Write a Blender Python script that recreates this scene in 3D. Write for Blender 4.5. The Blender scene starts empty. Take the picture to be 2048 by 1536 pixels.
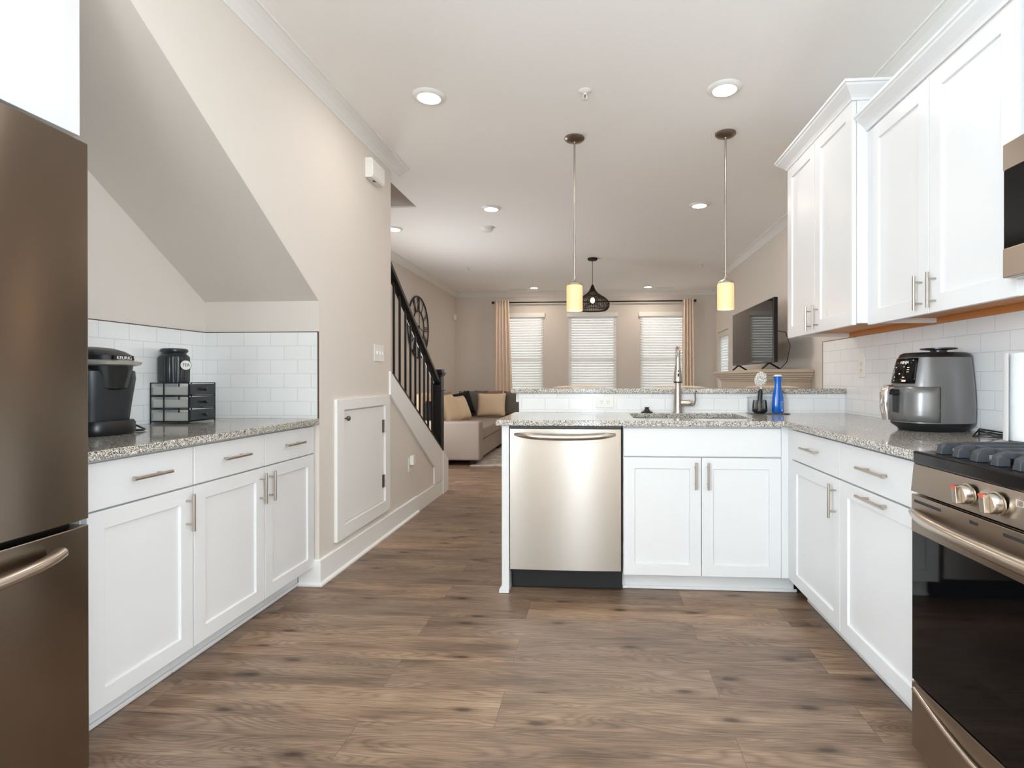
import bpy, bmesh, math, random
from mathutils import Vector, Matrix
from math import pi, sin, cos, radians

random.seed(7)
S = bpy.context.scene
COL = S.collection

# ------------------------------------------------------------------ camera
F_PX, CX, CY, YAW, PITCH, ROLL, CAM_H = 1062.18, 1121.75, 758.63, .0657, -.0017, -.0008, 1.1323
_cy, _sy = cos(YAW), sin(YAW)
_F = Vector((-_sy, _cy, 0)); _R = Vector((_cy, _sy, 0)); _U = Vector((0, 0, 1))
_F2 = _F * cos(PITCH) + _U * sin(PITCH); _U2 = _U * cos(PITCH) - _F * sin(PITCH)
_R3 = _R * cos(ROLL) + _U2 * sin(ROLL); _U3 = _U2 * cos(ROLL) - _R * sin(ROLL)
cam_d = bpy.data.cameras.new('camera')
cam = bpy.data.objects.new('camera', cam_d); COL.objects.link(cam)
cam_d.sensor_fit = 'HORIZONTAL'; cam_d.sensor_width = 36
cam_d.lens = F_PX * 36 / 2048
cam_d.shift_x = (1024 - CX) / 2048
cam_d.shift_y = (CY - 768) / 2048
cam_d.clip_start = .02; cam_d.clip_end = 200
_m = Matrix((_R3, _U3, -_F2)).transposed().to_4x4(); _m.translation = (0, 0, CAM_H)
cam.matrix_world = _m
S.camera = cam

# ------------------------------------------------------------------ world, light, exposure
S.view_settings.view_transform = 'Standard'
S.view_settings.look = 'None'
S.view_settings.gamma = 1
S.view_settings.use_curve_mapping = False
S.view_settings.exposure = 0.76
S.cycles.max_bounces = 10
S.cycles.transparent_max_bounces = 24
S.cycles.diffuse_bounces = 6
S.cycles.sample_clamp_indirect = 6

W = bpy.data.worlds.new('world'); S.world = W; W.use_nodes = True
_bg = W.node_tree.nodes['Background']
_bg.inputs[0].default_value = (.96, .98, 1, 1); _bg.inputs[1].default_value = 1.3


def light(name, kind, loc, power, color, rot=(0, 0, 0), size=.1, size_y=None, parent=None, spread=None):
    d = bpy.data.lights.new(name, kind); d.energy = power; d.color = color
    if kind == 'AREA':
        if size_y: d.shape = 'RECTANGLE'; d.size = size; d.size_y = size_y
        else: d.shape = 'DISK'; d.size = size
        if spread: d.spread = spread
    else:
        d.shadow_soft_size = size
    o = bpy.data.objects.new(name, d); COL.objects.link(o)
    if parent:
        o.parent = parent; o.location = Vector(loc) - parent_org(parent)
    else:
        o.location = loc
    o.rotation_euler = rot
    return o


PATIO_POWER, DOWN_POWER, PEND_POWER, LIVING_POWER = 13, 2.2, .3, 3.4
DAY = (.735, .88, 1.0); WARM = (1, .86, .72)
light('patio_daylight', 'AREA', (-.12, -2.66, 1.15), PATIO_POWER, DAY, (radians(90), 0, 0), .42, 2.1)
light('left_added_fill', 'AREA', (-1.70, -1.2, 1.55), 120, DAY, (radians(103), 0, radians(-90)), 1.2, 1.3)  # added fill light out of view, brightens the kitchen from the left
light('right_added_fill', 'AREA', (2.08, -1.2, 1.45), 99, DAY, (radians(93), 0, radians(90)), 1.2, 1.3)  # unseen fill added on the right to lift the left wall and cabinets
for _x in (-1.42, -.06, 1.26): light('back_window_daylight', 'AREA', (_x, 10.25, 1.5), 4.2, (1, .98, .95), (radians(-90), 0, 0), .86, 1.7)
light('living_added_fill', 'AREA', (-2.73, 6.0, .98), 19, (.94, .97, 1), (radians(120), 0, radians(-86)), 1.1, 1.1)  # added fill hidden behind the kitchen wall, aimed up to brighten the living ceiling
light('alcove_window_daylight', 'AREA', (2.42, 9.17, 1.25), 9, DAY, (radians(90), 0, radians(90)), .86, 1.2)

# ------------------------------------------------------------------ colours and materials


def lin(r, g, b):
    f = lambda c: (c / 12.92 if c <= .04045 else ((c + .055) / 1.055) ** 2.4)
    return (f(r / 255), f(g / 255), f(b / 255), 1)


MATS = {}


def mat(name, col=None, rough=.5, metal=0, **kw):
    m = bpy.data.materials.new(name); m.use_nodes = True
    b = m.node_tree.nodes['Principled BSDF']
    if col: b.inputs['Base Color'].default_value = col
    b.inputs['Roughness'].default_value = rough
    b.inputs['Metallic'].default_value = metal
    for k, v in kw.items():
        b.inputs[k.replace('_', ' ')].default_value = v
    MATS[name] = m
    return m


def nd(m, t, **kw):
    n = m.node_tree.nodes.new(t)
    for k, v in kw.items():
        if hasattr(n, k): setattr(n, k, v)
        else: n.inputs[k.replace('_', ' ')].default_value = v
    return n


def lk(m, a, ao, b, bi):
    m.node_tree.links.new(a.outputs[ao], b.inputs[bi])


def bsdf(m): return m.node_tree.nodes['Principled BSDF']


def bump(m, src, so, strength=.1, dist=.01):
    bp = nd(m, 'ShaderNodeBump'); bp.inputs['Strength'].default_value = strength; bp.inputs['Distance'].default_value = dist
    lk(m, src, so, bp, 'Height'); lk(m, bp, 'Normal', bsdf(m), 'Normal')


def noisy(m, scale=200, strength=.1, dist=.002, detail=3):
    tc = nd(m, 'ShaderNodeTexCoord'); n = nd(m, 'ShaderNodeTexNoise'); n.inputs['Scale'].default_value = scale; n.inputs['Detail'].default_value = detail
    lk(m, tc, 'Object', n, 'Vector'); bump(m, n, 'Fac', strength, dist)
    return n


def ramp(m, stops, interp='LINEAR'):
    r = nd(m, 'ShaderNodeValToRGB'); r.color_ramp.interpolation = interp
    e = r.color_ramp.elements
    while len(e) > 1: e.remove(e[-1])
    e[0].position = stops[0][0]; e[0].color = stops[0][1]
    for p, c in stops[1:]:
        x = e.new(p); x.color = c
    return r


WALL_C = lin(223, 215, 206)
noisy(mat('wall_paint', WALL_C, .75), 260, .06, .001)
noisy(mat('ceiling_paint', lin(251, 250, 248), .9), 220, .08, .001)
mat('trim_white', lin(240, 239, 236), .35)
mat('cabinet_white', lin(228, 228, 228), .32)
mat('cabinet_gap', lin(150, 148, 145), .6)
mat('nickel', lin(190, 182, 172), .28, 1)
mat('nickel_dark', lin(140, 128, 115), .32, 1)
mat('chrome', lin(225, 222, 218), .1, 1)
mat('black_plastic', lin(22, 23, 25), .32)
mat('black_matte', lin(20, 20, 21), .6)
mat('black_metal', lin(18, 18, 20), .35, 0)
mat('black_glass', lin(5, 5, 6), .04, Specular_IOR_Level=.28)
mat('dark_wood_trim', lin(86, 70, 58), .5)
mat('white_plastic', lin(238, 236, 230), .35)
mat('slot_dark', lin(40, 38, 36), .6)
mat('silver_plastic', lin(205, 202, 196), .3, .6)
mat('white_paper', lin(232, 232, 231), .9)
noisy(MATS['white_paper'], 90, .5, .004)
mat('blue_bottle', lin(0, 95, 190), .12, Coat_Weight=.5)
mat('grey_label', lin(120, 165, 215), .4)
mat('wood_orange', lin(200, 130, 66), .5)
mat('cast_iron', lin(58, 60, 64), .55)
mat('enamel_black', lin(14, 14, 16), .12)
mat('red_mark', lin(196, 84, 62), .5)
mat('bristle', lin(236, 234, 228), .8)
mat('cream_seat', lin(236, 214, 188), .45)
mat('stool_wood', lin(120, 84, 56), .5)
mat('mantel_paint', lin(200, 184, 163), .5)
mat('firebox', lin(150, 124, 104), .7)
mat('brown_seam', lin(110, 82, 62), .6)


def fabric(name, c, scale=420, var=.12):
    m = mat(name, c, .95)
    tc = nd(m, 'ShaderNodeTexCoord'); n = nd(m, 'ShaderNodeTexNoise'); n.inputs['Scale'].default_value = scale; n.inputs['Detail'].default_value = 2
    lk(m, tc, 'Object', n, 'Vector')
    d = tuple(max(0, x * (1 - 2.2 * var)) for x in c[:3]) + (1,); h = tuple(min(1, x * (1 + 1.6 * var)) for x in c[:3]) + (1,)
    r = ramp(m, [(.3, d), (.7, h)]); lk(m, n, 'Fac', r, 'Fac'); lk(m, r, 'Color', bsdf(m), 'Base Color')
    bump(m, n, 'Fac', .4, .002)
    return m


fabric('sofa_fabric', lin(166, 152, 142)); fabric('sofa_back', lin(172, 146, 132)); fabric('olive_fabric', lin(146, 136, 116))
fabric('tan_pillow', lin(242, 214, 182)); fabric('black_pillow', lin(26, 27, 30)); fabric('grey_pillow', lin(112, 108, 100)); fabric('purple_pillow', lin(150, 122, 110))
fabric('curtain_cloth', lin(248, 230, 212), 700, .05)
m = fabric('rug_pile', lin(190, 180, 168), 9, .16)

# blinds: white vinyl, a little light passes
m = mat('blind_vinyl', lin(240, 239, 237), .5)
tr = nd(m, 'ShaderNodeBsdfTranslucent'); tr.inputs[0].default_value = (.95, .95, .95, 1)
mx = nd(m, 'ShaderNodeMixShader'); mx.inputs[0].default_value = .22
out = m.node_tree.nodes['Material Output']
lk(m, bsdf(m), 0, mx, 1); lk(m, tr, 0, mx, 2); lk(m, mx, 0, out, 0)

# thin clear glass / clear acrylic


def thin_glass(name, tint, rough=.02, ior=1.45):
    m = bpy.data.materials.new(name); m.use_nodes = True; MATS[name] = m
    nt = m.node_tree; nt.nodes.remove(nt.nodes['Principled BSDF'])
    t = nd(m, 'ShaderNodeBsdfTransparent'); t.inputs[0].default_value = tint
    g = nd(m, 'ShaderNodeBsdfGlossy'); g.inputs['Roughness'].default_value = rough
    fr = nd(m, 'ShaderNodeFresnel'); fr.inputs[0].default_value = ior
    mx = nd(m, 'ShaderNodeMixShader'); lk(m, fr, 0, mx, 0); lk(m, t, 0, mx, 1); lk(m, g, 0, mx, 2)
    lk(m, mx, 0, nt.nodes['Material Output'], 0)


thin_glass('window_glass', (.95, .98, .97, 1)); thin_glass('clear_acrylic', (.992, .993, .995, 1), ior=1.22); thin_glass('smoke_glass', (.86, .85, .84, 1), ior=1.3)

# lamp glows
mat('lens_glow', (1, 1, 1, 1), .5); bsdf(MATS['lens_glow']).inputs['Emission Color'].default_value = (1, .93, .84, 1); bsdf(MATS['lens_glow']).inputs['Emission Strength'].default_value = 7
mat('shade_glass', lin(250, 214, 168), .3); _b = bsdf(MATS['shade_glass']); _b.inputs['Emission Color'].default_value = (1, .58, .22, 1); _b.inputs['Emission Strength'].default_value = .26
mat('bulb_glow', (1, .8, .5, 1), .5); _b = bsdf(MATS['bulb_glow']); _b.inputs['Emission Color'].default_value = (1, .66, .30, 1); _b.inputs['Emission Strength'].default_value = 3
mat('filament_glow', (1, .6, .3, 1), .5); _b = bsdf(MATS['filament_glow']); _b.inputs['Emission Color'].default_value = (1, .55, .18, 1); _b.inputs['Emission Strength'].default_value = 14

# brushed stainless steel


def steel(name, c, rough=.3, aniso=.85, vertical_streak=True, scale=(3, 3, 900)):
    m = mat(name, c, rough, 1)
    b = bsdf(m); b.inputs['Anisotropic'].default_value = aniso
    b.inputs['Anisotropic Rotation'].default_value = .25 if vertical_streak else 0
    tg = nd(m, 'ShaderNodeTangent'); tg.direction_type = 'RADIAL'; tg.axis = 'Z'; lk(m, tg, 0, b, 'Tangent')
    tc = nd(m, 'ShaderNodeTexCoord'); mp = nd(m, 'ShaderNodeMapping'); mp.inputs['Scale'].default_value = scale
    n = nd(m, 'ShaderNodeTexNoise'); n.inputs['Scale'].default_value = 1; n.inputs['Detail'].default_value = 2
    lk(m, tc, 'Object', mp, 0); lk(m, mp, 0, n, 'Vector')
    bump(m, n, 'Fac', .03, .001)
    return m


steel('steel', lin(184, 178, 170), .27)
steel('steel_dark', lin(160, 148, 136), .32)
steel('steel_fridge', lin(136, 124, 112), .22)
mat('steel_plain', lin(200, 190, 178), .26, 1)
mat('sink_steel', lin(205, 203, 200), .3, 1)

# granite
m = mat('granite', None, .09)
tc = nd(m, 'ShaderNodeTexCoord')
nz = nd(m, 'ShaderNodeTexNoise'); nz.inputs['Scale'].default_value = 60; nz.inputs['Detail'].default_value = 3; lk(m, tc, 'Object', nz, 'Vector')
ad = nd(m, 'ShaderNodeMixRGB'); ad.blend_type = 'ADD'; ad.inputs[0].default_value = .012; lk(m, tc, 'Object', ad, 1); lk(m, nz, 'Color', ad, 2)
v1 = nd(m, 'ShaderNodeTexVoronoi'); v1.inputs['Scale'].default_value = 400; lk(m, ad, 0, v1, 'Vector')
sp = nd(m, 'ShaderNodeSeparateColor'); lk(m, v1, 'Color', sp, 0)
r1 = ramp(m, [(0, lin(34, 32, 31)), (.11, lin(98, 93, 88)), (.28, lin(160, 155, 147)), (.46, lin(204, 199, 189)), (.70, lin(230, 226, 217)), (.90, lin(182, 166, 148))], 'CONSTANT')
lk(m, sp, 0, r1, 'Fac')
v2 = nd(m, 'ShaderNodeTexVoronoi'); v2.inputs['Scale'].default_value = 150; lk(m, ad, 0, v2, 'Vector')
sp2 = nd(m, 'ShaderNodeSeparateColor'); lk(m, v2, 'Color', sp2, 0)
r2 = ramp(m, [(0, (1, 1, 1, 1)), (.16, (0, 0, 0, 1))], 'CONSTANT'); lk(m, sp2, 1, r2, 'Fac')
mxc = nd(m, 'ShaderNodeMixRGB'); lk(m, r2, 'Color', mxc, 0); lk(m, r1, 'Color', mxc, 1); mxc.inputs[2].default_value = lin(70, 66, 63)
mm = nd(m, 'ShaderNodeMixRGB'); mm.inputs[0].default_value = .38; lk(m, r1, 'Color', mm, 1); lk(m, mxc, 0, mm, 2)
lk(m, mm, 0, bsdf(m), 'Base Color')


# subway tile; plane axis: which two object axes carry the tile
def tile(name, a, b, off=(0, 0), col=lin(240, 240, 239)):
    m = mat(name, col, .10)
    tc = nd(m, 'ShaderNodeTexCoord'); sx = nd(m, 'ShaderNodeSeparateXYZ'); lk(m, tc, 'Object', sx, 0)
    cb = nd(m, 'ShaderNodeCombineXYZ'); lk(m, sx, a, cb, 0); lk(m, sx, b, cb, 1)
    mp = nd(m, 'ShaderNodeMapping'); mp.inputs['Location'].default_value = (off[0], off[1], 0); lk(m, cb, 0, mp, 0)
    bt = nd(m, 'ShaderNodeTexBrick'); bt.inputs['Scale'].default_value = 1
    bt.inputs['Brick Width'].default_value = .1535; bt.inputs['Row Height'].default_value = .0765
    bt.inputs['Mortar Size'].default_value = .0016; bt.inputs['Mortar Smooth'].default_value = .4
    bt.inputs['Color1'].default_value = col; bt.inputs['Color2'].default_value = tuple(x * .97 for x in col[:3]) + (1,)
    bt.inputs['Mortar'].default_value = lin(214, 214, 214)
    lk(m, mp, 0, bt, 0); lk(m, bt, 'Color', bsdf(m), 'Base Color')
    iv = nd(m, 'ShaderNodeMath'); iv.operation = 'SUBTRACT'; iv.inputs[0].default_value = 1; lk(m, bt, 'Fac', iv, 1)
    bump(m, iv, 0, .35, .0015)


tile('tile_end', 'X', 'Z', (.02, .065)); tile('tile_side', 'Y', 'Z', (.05, .065))

# wood floor: planks run along x
m = mat('floor_planks', None, .34)
tc = nd(m, 'ShaderNodeTexCoord')
mp = nd(m, 'ShaderNodeMapping'); mp.inputs['Location'].default_value = (.33, .04, 0); lk(m, tc, 'Object', mp, 0)
bt = nd(m, 'ShaderNodeTexBrick'); bt.offset = .37; bt.offset_frequency = 2
bt.inputs['Scale'].default_value = 1; bt.inputs['Brick Width'].default_value = 1.22; bt.inputs['Row Height'].default_value = .194
bt.inputs['Mortar Size'].default_value = .0012; bt.inputs['Mortar Smooth'].default_value = .1
bt.inputs['Color1'].default_value = (0, 0, 0, 1); bt.inputs['Color2'].default_value = (1, 1, 1, 1); bt.inputs['Mortar'].default_value = (.5, .5, .5, 1)
lk(m, mp, 0, bt, 0)
idm = nd(m, 'ShaderNodeMixRGB'); idm.blend_type = 'MULTIPLY'; idm.inputs[0].default_value = 1; lk(m, bt, 'Color', idm, 1); idm.inputs[2].default_value = (37, 53, 11, 1)
add = nd(m, 'ShaderNodeVectorMath'); add.operation = 'ADD'; lk(m, tc, 'Object', add, 0); lk(m, idm, 0, add, 1)
# cathedral grain
m1 = nd(m, 'ShaderNodeMapping'); m1.inputs['Scale'].default_value = (.9, 7.5, 1); lk(m, add, 0, m1, 0)
n1 = nd(m, 'ShaderNodeTexNoise'); n1.inputs['Scale'].default_value = 1.15; n1.inputs['Detail'].default_value = 1.2; n1.inputs['Roughness'].default_value = .4; n1.inputs['Distortion'].default_value = .5; lk(m, m1, 0, n1, 'Vector')
mu = nd(m, 'ShaderNodeMath'); mu.operation = 'MULTIPLY'; mu.inputs[1].default_value = 210; lk(m, n1, 'Fac', mu, 0)
sn = nd(m, 'ShaderNodeMath'); sn.operation = 'SINE'; lk(m, mu, 0, sn, 0)
# fine fibre
m2 = nd(m, 'ShaderNodeMapping'); m2.inputs['Scale'].default_value = (8, 210, 1); lk(m, add, 0, m2, 0)
n2 = nd(m, 'ShaderNodeTexNoise'); n2.inputs['Scale'].default_value = 1; n2.inputs['Detail'].default_value = 5; n2.inputs['Roughness'].default_value = .65; lk(m, m2, 0, n2, 'Vector')
# broad dark patches
m3 = nd(m, 'ShaderNodeMapping'); m3.inputs['Scale'].default_value = (1.7, 9, 1); lk(m, add, 0, m3, 0)
n3 = nd(m, 'ShaderNodeTexNoise'); n3.inputs['Scale'].default_value = 1.3; n3.inputs['Detail'].default_value = 4; lk(m, m3, 0, n3, 'Vector')
r3 = ramp(m, [(.28, lin(128, 106, 90)), (.45, lin(168, 142, 121)), (.68, lin(194, 167, 144))]); lk(m, n3, 'Fac', r3, 'Fac')
tint = ramp(m, [(0, lin(205, 200, 197)), (.5, lin(232, 228, 222)), (1, lin(255, 246, 236))]); lk(m, bt, 'Color', tint, 'Fac')
c1 = nd(m, 'ShaderNodeMixRGB'); c1.blend_type = 'MULTIPLY'; c1.inputs[0].default_value = 1; lk(m, r3, 'Color', c1, 1); lk(m, tint, 'Color', c1, 2)
rg = ramp(m, [(0, lin(188, 184, 180)), (.35, lin(232, 230, 228)), (1, lin(255, 255, 255))])
mr = nd(m, 'ShaderNodeMapRange'); mr.inputs[1].default_value = -1; mr.inputs[2].default_value = 1; lk(m, sn, 0, mr, 0); lk(m, mr, 0, rg, 'Fac')
c2 = nd(m, 'ShaderNodeMixRGB'); c2.blend_type = 'MULTIPLY'; c2.inputs[0].default_value = .55; lk(m, c1, 0, c2, 1); lk(m, rg, 'Color', c2, 2)
rf = ramp(m, [(.28, lin(140, 134, 128)), (.5, lin(225, 222, 218)), (.66, lin(255, 255, 255))]); lk(m, n2, 'Fac', rf, 'Fac')
c3 = nd(m, 'ShaderNodeMixRGB'); c3.blend_type = 'MULTIPLY'; c3.inputs[0].default_value = .8; lk(m, c2, 0, c3, 1); lk(m, rf, 'Color', c3, 2)
# knots
m4 = nd(m, 'ShaderNodeMapping'); m4.inputs['Scale'].default_value = (1.9, 5.2, 1); lk(m, add, 0, m4, 0)
v4 = nd(m, 'ShaderNodeTexVoronoi'); v4.inputs['Scale'].default_value = 1; v4.voronoi_dimensions = '2D'; lk(m, m4, 0, v4, 'Vector')
r4 = ramp(m, [(0, lin(70, 60, 52)), (.035, lin(120, 108, 98)), (.075, lin(215, 210, 205)), (.15, lin(255, 255, 255))]); lk(m, v4, 'Distance', r4, 'Fac')
c4 = nd(m, 'ShaderNodeMixRGB'); c4.blend_type = 'MULTIPLY'; c4.inputs[0].default_value = .85; lk(m, c3, 0, c4, 1); lk(m, r4, 'Color', c4, 2)
sm = nd(m, 'ShaderNodeMixRGB'); lk(m, bt, 'Fac', sm, 0); lk(m, c4, 0, sm, 1); sm.inputs[2].default_value = lin(104, 86, 73)
lk(m, sm, 0, bsdf(m), 'Base Color')
bump(m, n2, 'Fac', .06, .002)

# speckled charcoal for the coffee maker, fluted canister glaze
mat('charcoal', lin(34, 38, 41), .38); noisy(MATS['charcoal'], 600, .15, .001)
mat('fryer_grey', lin(118, 116, 115), .28, .35)
mat('mesh_dark', lin(46, 46, 50), .5)
mat('mesh_fill', lin(188, 188, 182), .5, .2)
mat('glaze', lin(40, 42, 46), .25)

# ------------------------------------------------------------------ mesh helpers
ORG = {}


def parent_org(p): return Vector(ORG.get(p.name, (0, 0, 0)))


class MB:
    def __init__(s): s.bm = bmesh.new()

    def box(s, x0, x1, y0, y1, z0, z1, M=None):
        if x0 > x1: x0, x1 = x1, x0
        if y0 > y1: y0, y1 = y1, y0
        if z0 > z1: z0, z1 = z1, z0
        v = [s.bm.verts.new((x, y, z)) for x in (x0, x1) for y in (y0, y1) for z in (z0, z1)]
        if M:
            for q in v: q.co = M @ q.co
        f = [s.bm.faces.new([v[i] for i in q]) for q in ((0, 1, 3, 2), (4, 6, 7, 5), (0, 4, 5, 1), (2, 3, 7, 6), (0, 2, 6, 4), (1, 5, 7, 3))]
        return s

    def prism(s, pts, axis, a0, a1, M=None):
        """polygon pts in the other two axes extruded along axis"""
        def P(p, a):
            return {'x': (a, p[0], p[1]), 'y': (p[0], a, p[1]), 'z': (p[0], p[1], a)}[axis]
        A = [s.bm.verts.new(P(p, a0)) for p in pts]; B = [s.bm.verts.new(P(p, a1)) for p in pts]
        n = len(pts)
        fs = [s.bm.faces.new(A), s.bm.faces.new(B[::-1])]
        for i in range(n): fs.append(s.bm.faces.new((A[i], B[i], B[(i + 1) % n], A[(i + 1) % n])))
        if M:
            for q in A + B: q.co = M @ q.co
        return s

    def lathe(s, prof, c=(0, 0, 0), seg=32, M=None, flute=None, cap=True):
        """prof: (r, z) list; axis z through c"""
        rings = []
        for r, z in prof:
            ring = []
            for i in range(seg):
                a = 2 * pi * i / seg
                rr = r if not flute else flute(r, z, a)
                ring.append(s.bm.verts.new((c[0] + rr * cos(a), c[1] + rr * sin(a), c[2] + z)))
            rings.append(ring)
        for A, B in zip(rings, rings[1:]):
            for i in range(seg): s.bm.faces.new((A[i], A[(i + 1) % seg], B[(i + 1) % seg], B[i]))
        if cap:
            s.bm.faces.new(rings[0][::-1]); s.bm.faces.new(rings[-1])
        if M:
            for R in rings:
                for q in R: q.co = M @ q.co
        return s

    def tube(s, pts, r, seg=10, closed=False, M=None):
        P = [Vector(p) for p in pts]; n = len(P)
        rr = r if isinstance(r, (list, tuple)) else [r] * n
        rings = []; prev = None
        for i, p in enumerate(P):
            if closed: t = P[(i + 1) % n] - P[i - 1]
            else: t = P[min(i + 1, n - 1)] - P[max(i - 1, 0)]
            t.normalize()
            if prev is None:
                up = Vector((0, 0, 1)) if abs(t.z) < .9 else Vector((1, 0, 0))
                u = t.cross(up).normalized()
            else:
                u = (prev - t * prev.dot(t)).normalized()
            prev = u; w = t.cross(u)
            rings.append([s.bm.verts.new(p + (u * cos(2 * pi * k / seg) + w * sin(2 * pi * k / seg)) * rr[i]) for k in range(seg)])
        prs = list(zip(rings, rings[1:])) + ([(rings[-1], rings[0])] if closed else [])
        for A, B in prs:
            for k in range(seg): s.bm.faces.new((A[k], A[(k + 1) % seg], B[(k + 1) % seg], B[k]))
        if not closed:
            s.bm.faces.new(rings[0][::-1]); s.bm.faces.new(rings[-1])
        if M:
            for R in rings:
                for q in R: q.co = M @ q.co
        return s

    def loft(s, levels, seg=48, M=None, cap=True, a0=0, a1=2 * pi):
        """levels: (z, ax, ay, ox, n) superellipse rings"""
        full = abs(a1 - a0 - 2 * pi) < 1e-6
        cnt = seg if full else seg + 1
        rings = []
        for z, ax, ay, ox, n in levels:
            ring = []
            for i in range(cnt):
                a = a0 + (a1 - a0) * i / seg
                c, q = cos(a), sin(a)
                k = (abs(c) ** n + abs(q) ** n) ** (-1 / n)
                ring.append(s.bm.verts.new((ox + ax * k * c, ay * k * q, z)))
            rings.append(ring)
        for A, B in zip(rings, rings[1:]):
            for i in range(cnt if full else cnt - 1):
                s.bm.faces.new((A[i], A[(i + 1) % cnt], B[(i + 1) % cnt], B[i]))
        if cap and full:
            s.bm.faces.new(rings[0][::-1]); s.bm.faces.new(rings[-1])
        if M:
            for R in rings:
                for q in R: q.co = M @ q.co
        return s

    def sweep(s, prof, path, side=1, closed_prof=True):
        """prof: (out, z) ; path: (x, y) polyline; out is to the left of travel * side"""
        P = [Vector((p[0], p[1])) for p in path]; n = len(P)
        nor = []
        for i in range(n):
            ds = []
            if i > 0: ds.append((P[i] - P[i - 1]).normalized())
            if i < n - 1: ds.append((P[i + 1] - P[i]).normalized())
            ns = [Vector((-d.y, d.x)) * side for d in ds]
            if len(ns) == 1: nor.append(ns[0])
            else:
                b = (ns[0] + ns[1]).normalized(); nor.append(b / max(.2, b.dot(ns[0])))
        rings = [[s.bm.verts.new((P[i].x + nor[i].x * o, P[i].y + nor[i].y * o, z)) for o, z in prof] for i in range(n)]
        m = len(prof)
        for A, B in zip(rings, rings[1:]):
            for k in range(m): s.bm.faces.new((A[k], A[(k + 1) % m], B[(k + 1) % m], B[k]))
        s.bm.faces.new(rings[0][::-1]); s.bm.faces.new(rings[-1])
        return s

    def cells(s, xs, ys, keep, z0, z1, plane='xy'):
        """union of grid cells as one closed slab; plane says which axes xs, ys are"""
        def P(x, y, z):
            return {'xy': (x, y, z), 'xz': (x, z, y), 'yz': (z, x, y)}[plane]
        V = {}
        def v(i, j, k):
            if (i, j, k) not in V: V[i, j, k] = s.bm.verts.new(P(xs[i], ys[j], (z0, z1)[k]))
            return V[i, j, k]
        nx, ny = len(xs) - 1, len(ys) - 1
        K = lambda i, j: 0 <= i < nx and 0 <= j < ny and keep(i, j)
        for i in range(nx):
            for j in range(ny):
                if not K(i, j): continue
                s.bm.faces.new((v(i, j, 0), v(i, j + 1, 0), v(i + 1, j + 1, 0), v(i + 1, j, 0)))
                s.bm.faces.new((v(i, j, 1), v(i + 1, j, 1), v(i + 1, j + 1, 1), v(i, j + 1, 1)))
                if not K(i - 1, j): s.bm.faces.new((v(i, j, 0), v(i, j, 1), v(i, j + 1, 1), v(i, j + 1, 0)))
                if not K(i + 1, j): s.bm.faces.new((v(i + 1, j, 0), v(i + 1, j + 1, 0), v(i + 1, j + 1, 1), v(i + 1, j, 1)))
                if not K(i, j - 1): s.bm.faces.new((v(i, j, 0), v(i + 1, j, 0), v(i + 1, j, 1), v(i, j, 1)))
                if not K(i, j + 1): s.bm.faces.new((v(i, j + 1, 0), v(i, j + 1, 1), v(i + 1, j + 1, 1), v(i + 1, j + 1, 0)))
        return s

    def shaker(s, face, u0, u1, z0, z1, d=0, th=.02, rail=.058, dep=.009):
        """panelled door: front at depth d of the run, thickness th behind"""
        n0 = len(s.bm.faces)
        fr = FACES[face]
        c = [fr(u, d, z) for u, z in ((u0, z0), (u1, z0), (u1, z1), (u0, z1))]
        k = [fr(u, d - th, z) for u, z in ((u0, z0), (u1, z0), (u1, z1), (u0, z1))]
        i = [fr(u, d, z) for u, z in ((u0 + rail, z0 + rail), (u1 - rail, z0 + rail), (u1 - rail, z1 - rail), (u0 + rail, z1 - rail))]
        e = .0025
        j = [fr(u, d - dep, z) for u, z in ((u0 + rail + e, z0 + rail + e), (u1 - rail - e, z0 + rail + e), (u1 - rail - e, z1 - rail - e), (u0 + rail + e, z1 - rail - e))]
        C, Kk, I, J = [[s.bm.verts.new(p) for p in L] for L in (c, k, i, j)]
        for a in range(4):
            b = (a + 1) % 4
            s.bm.faces.new((C[a], C[b], I[b], I[a])); s.bm.faces.new((I[a], I[b], J[b], J[a])); s.bm.faces.new((Kk[a], Kk[b], C[b], C[a]))
        s.bm.faces.new(J); s.bm.faces.new(Kk[::-1])
        return s

    def fbox(s, face, u0, u1, d0, d1, z0, z1):
        a = FACES[face](u0, d0, z0); b = FACES[face](u1, d1, z1)
        return s.box(a[0], b[0], a[1], b[1], a[2], b[2])

    def build(s, name, m, parent=None, bevel=0, seg=2, smooth=False, world=True, sub=0, angle=40):
        bmesh.ops.recalc_face_normals(s.bm, faces=s.bm.faces[:])
        me = bpy.data.meshes.new(name)
        if parent is not None:
            o_ = parent_org(parent)
            if world: bmesh.ops.translate(s.bm, verts=s.bm.verts[:], vec=-o_)
        s.bm.to_mesh(me); s.bm.free()
        o = bpy.data.objects.new(name, me); COL.objects.link(o)
        if m: me.materials.append(MATS[m])
        if parent is not None:
            o.parent = parent; ORG[o.name] = tuple(o_)
        else:
            ORG[o.name] = (0, 0, 0)
        if smooth:
            for p in me.polygons: p.use_smooth = True
            if angle < 180:
                me.set_sharp_from_angle(angle=radians(angle))
        if bevel:
            b = o.modifiers.new('bevel', 'BEVEL'); b.width = bevel; b.segments = seg; b.limit_method = 'ANGLE'; b.angle_limit = radians(35)
        if sub:
            q = o.modifiers.new('sub', 'SUBSURF'); q.levels = sub; q.render_levels = sub
        return o


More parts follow.
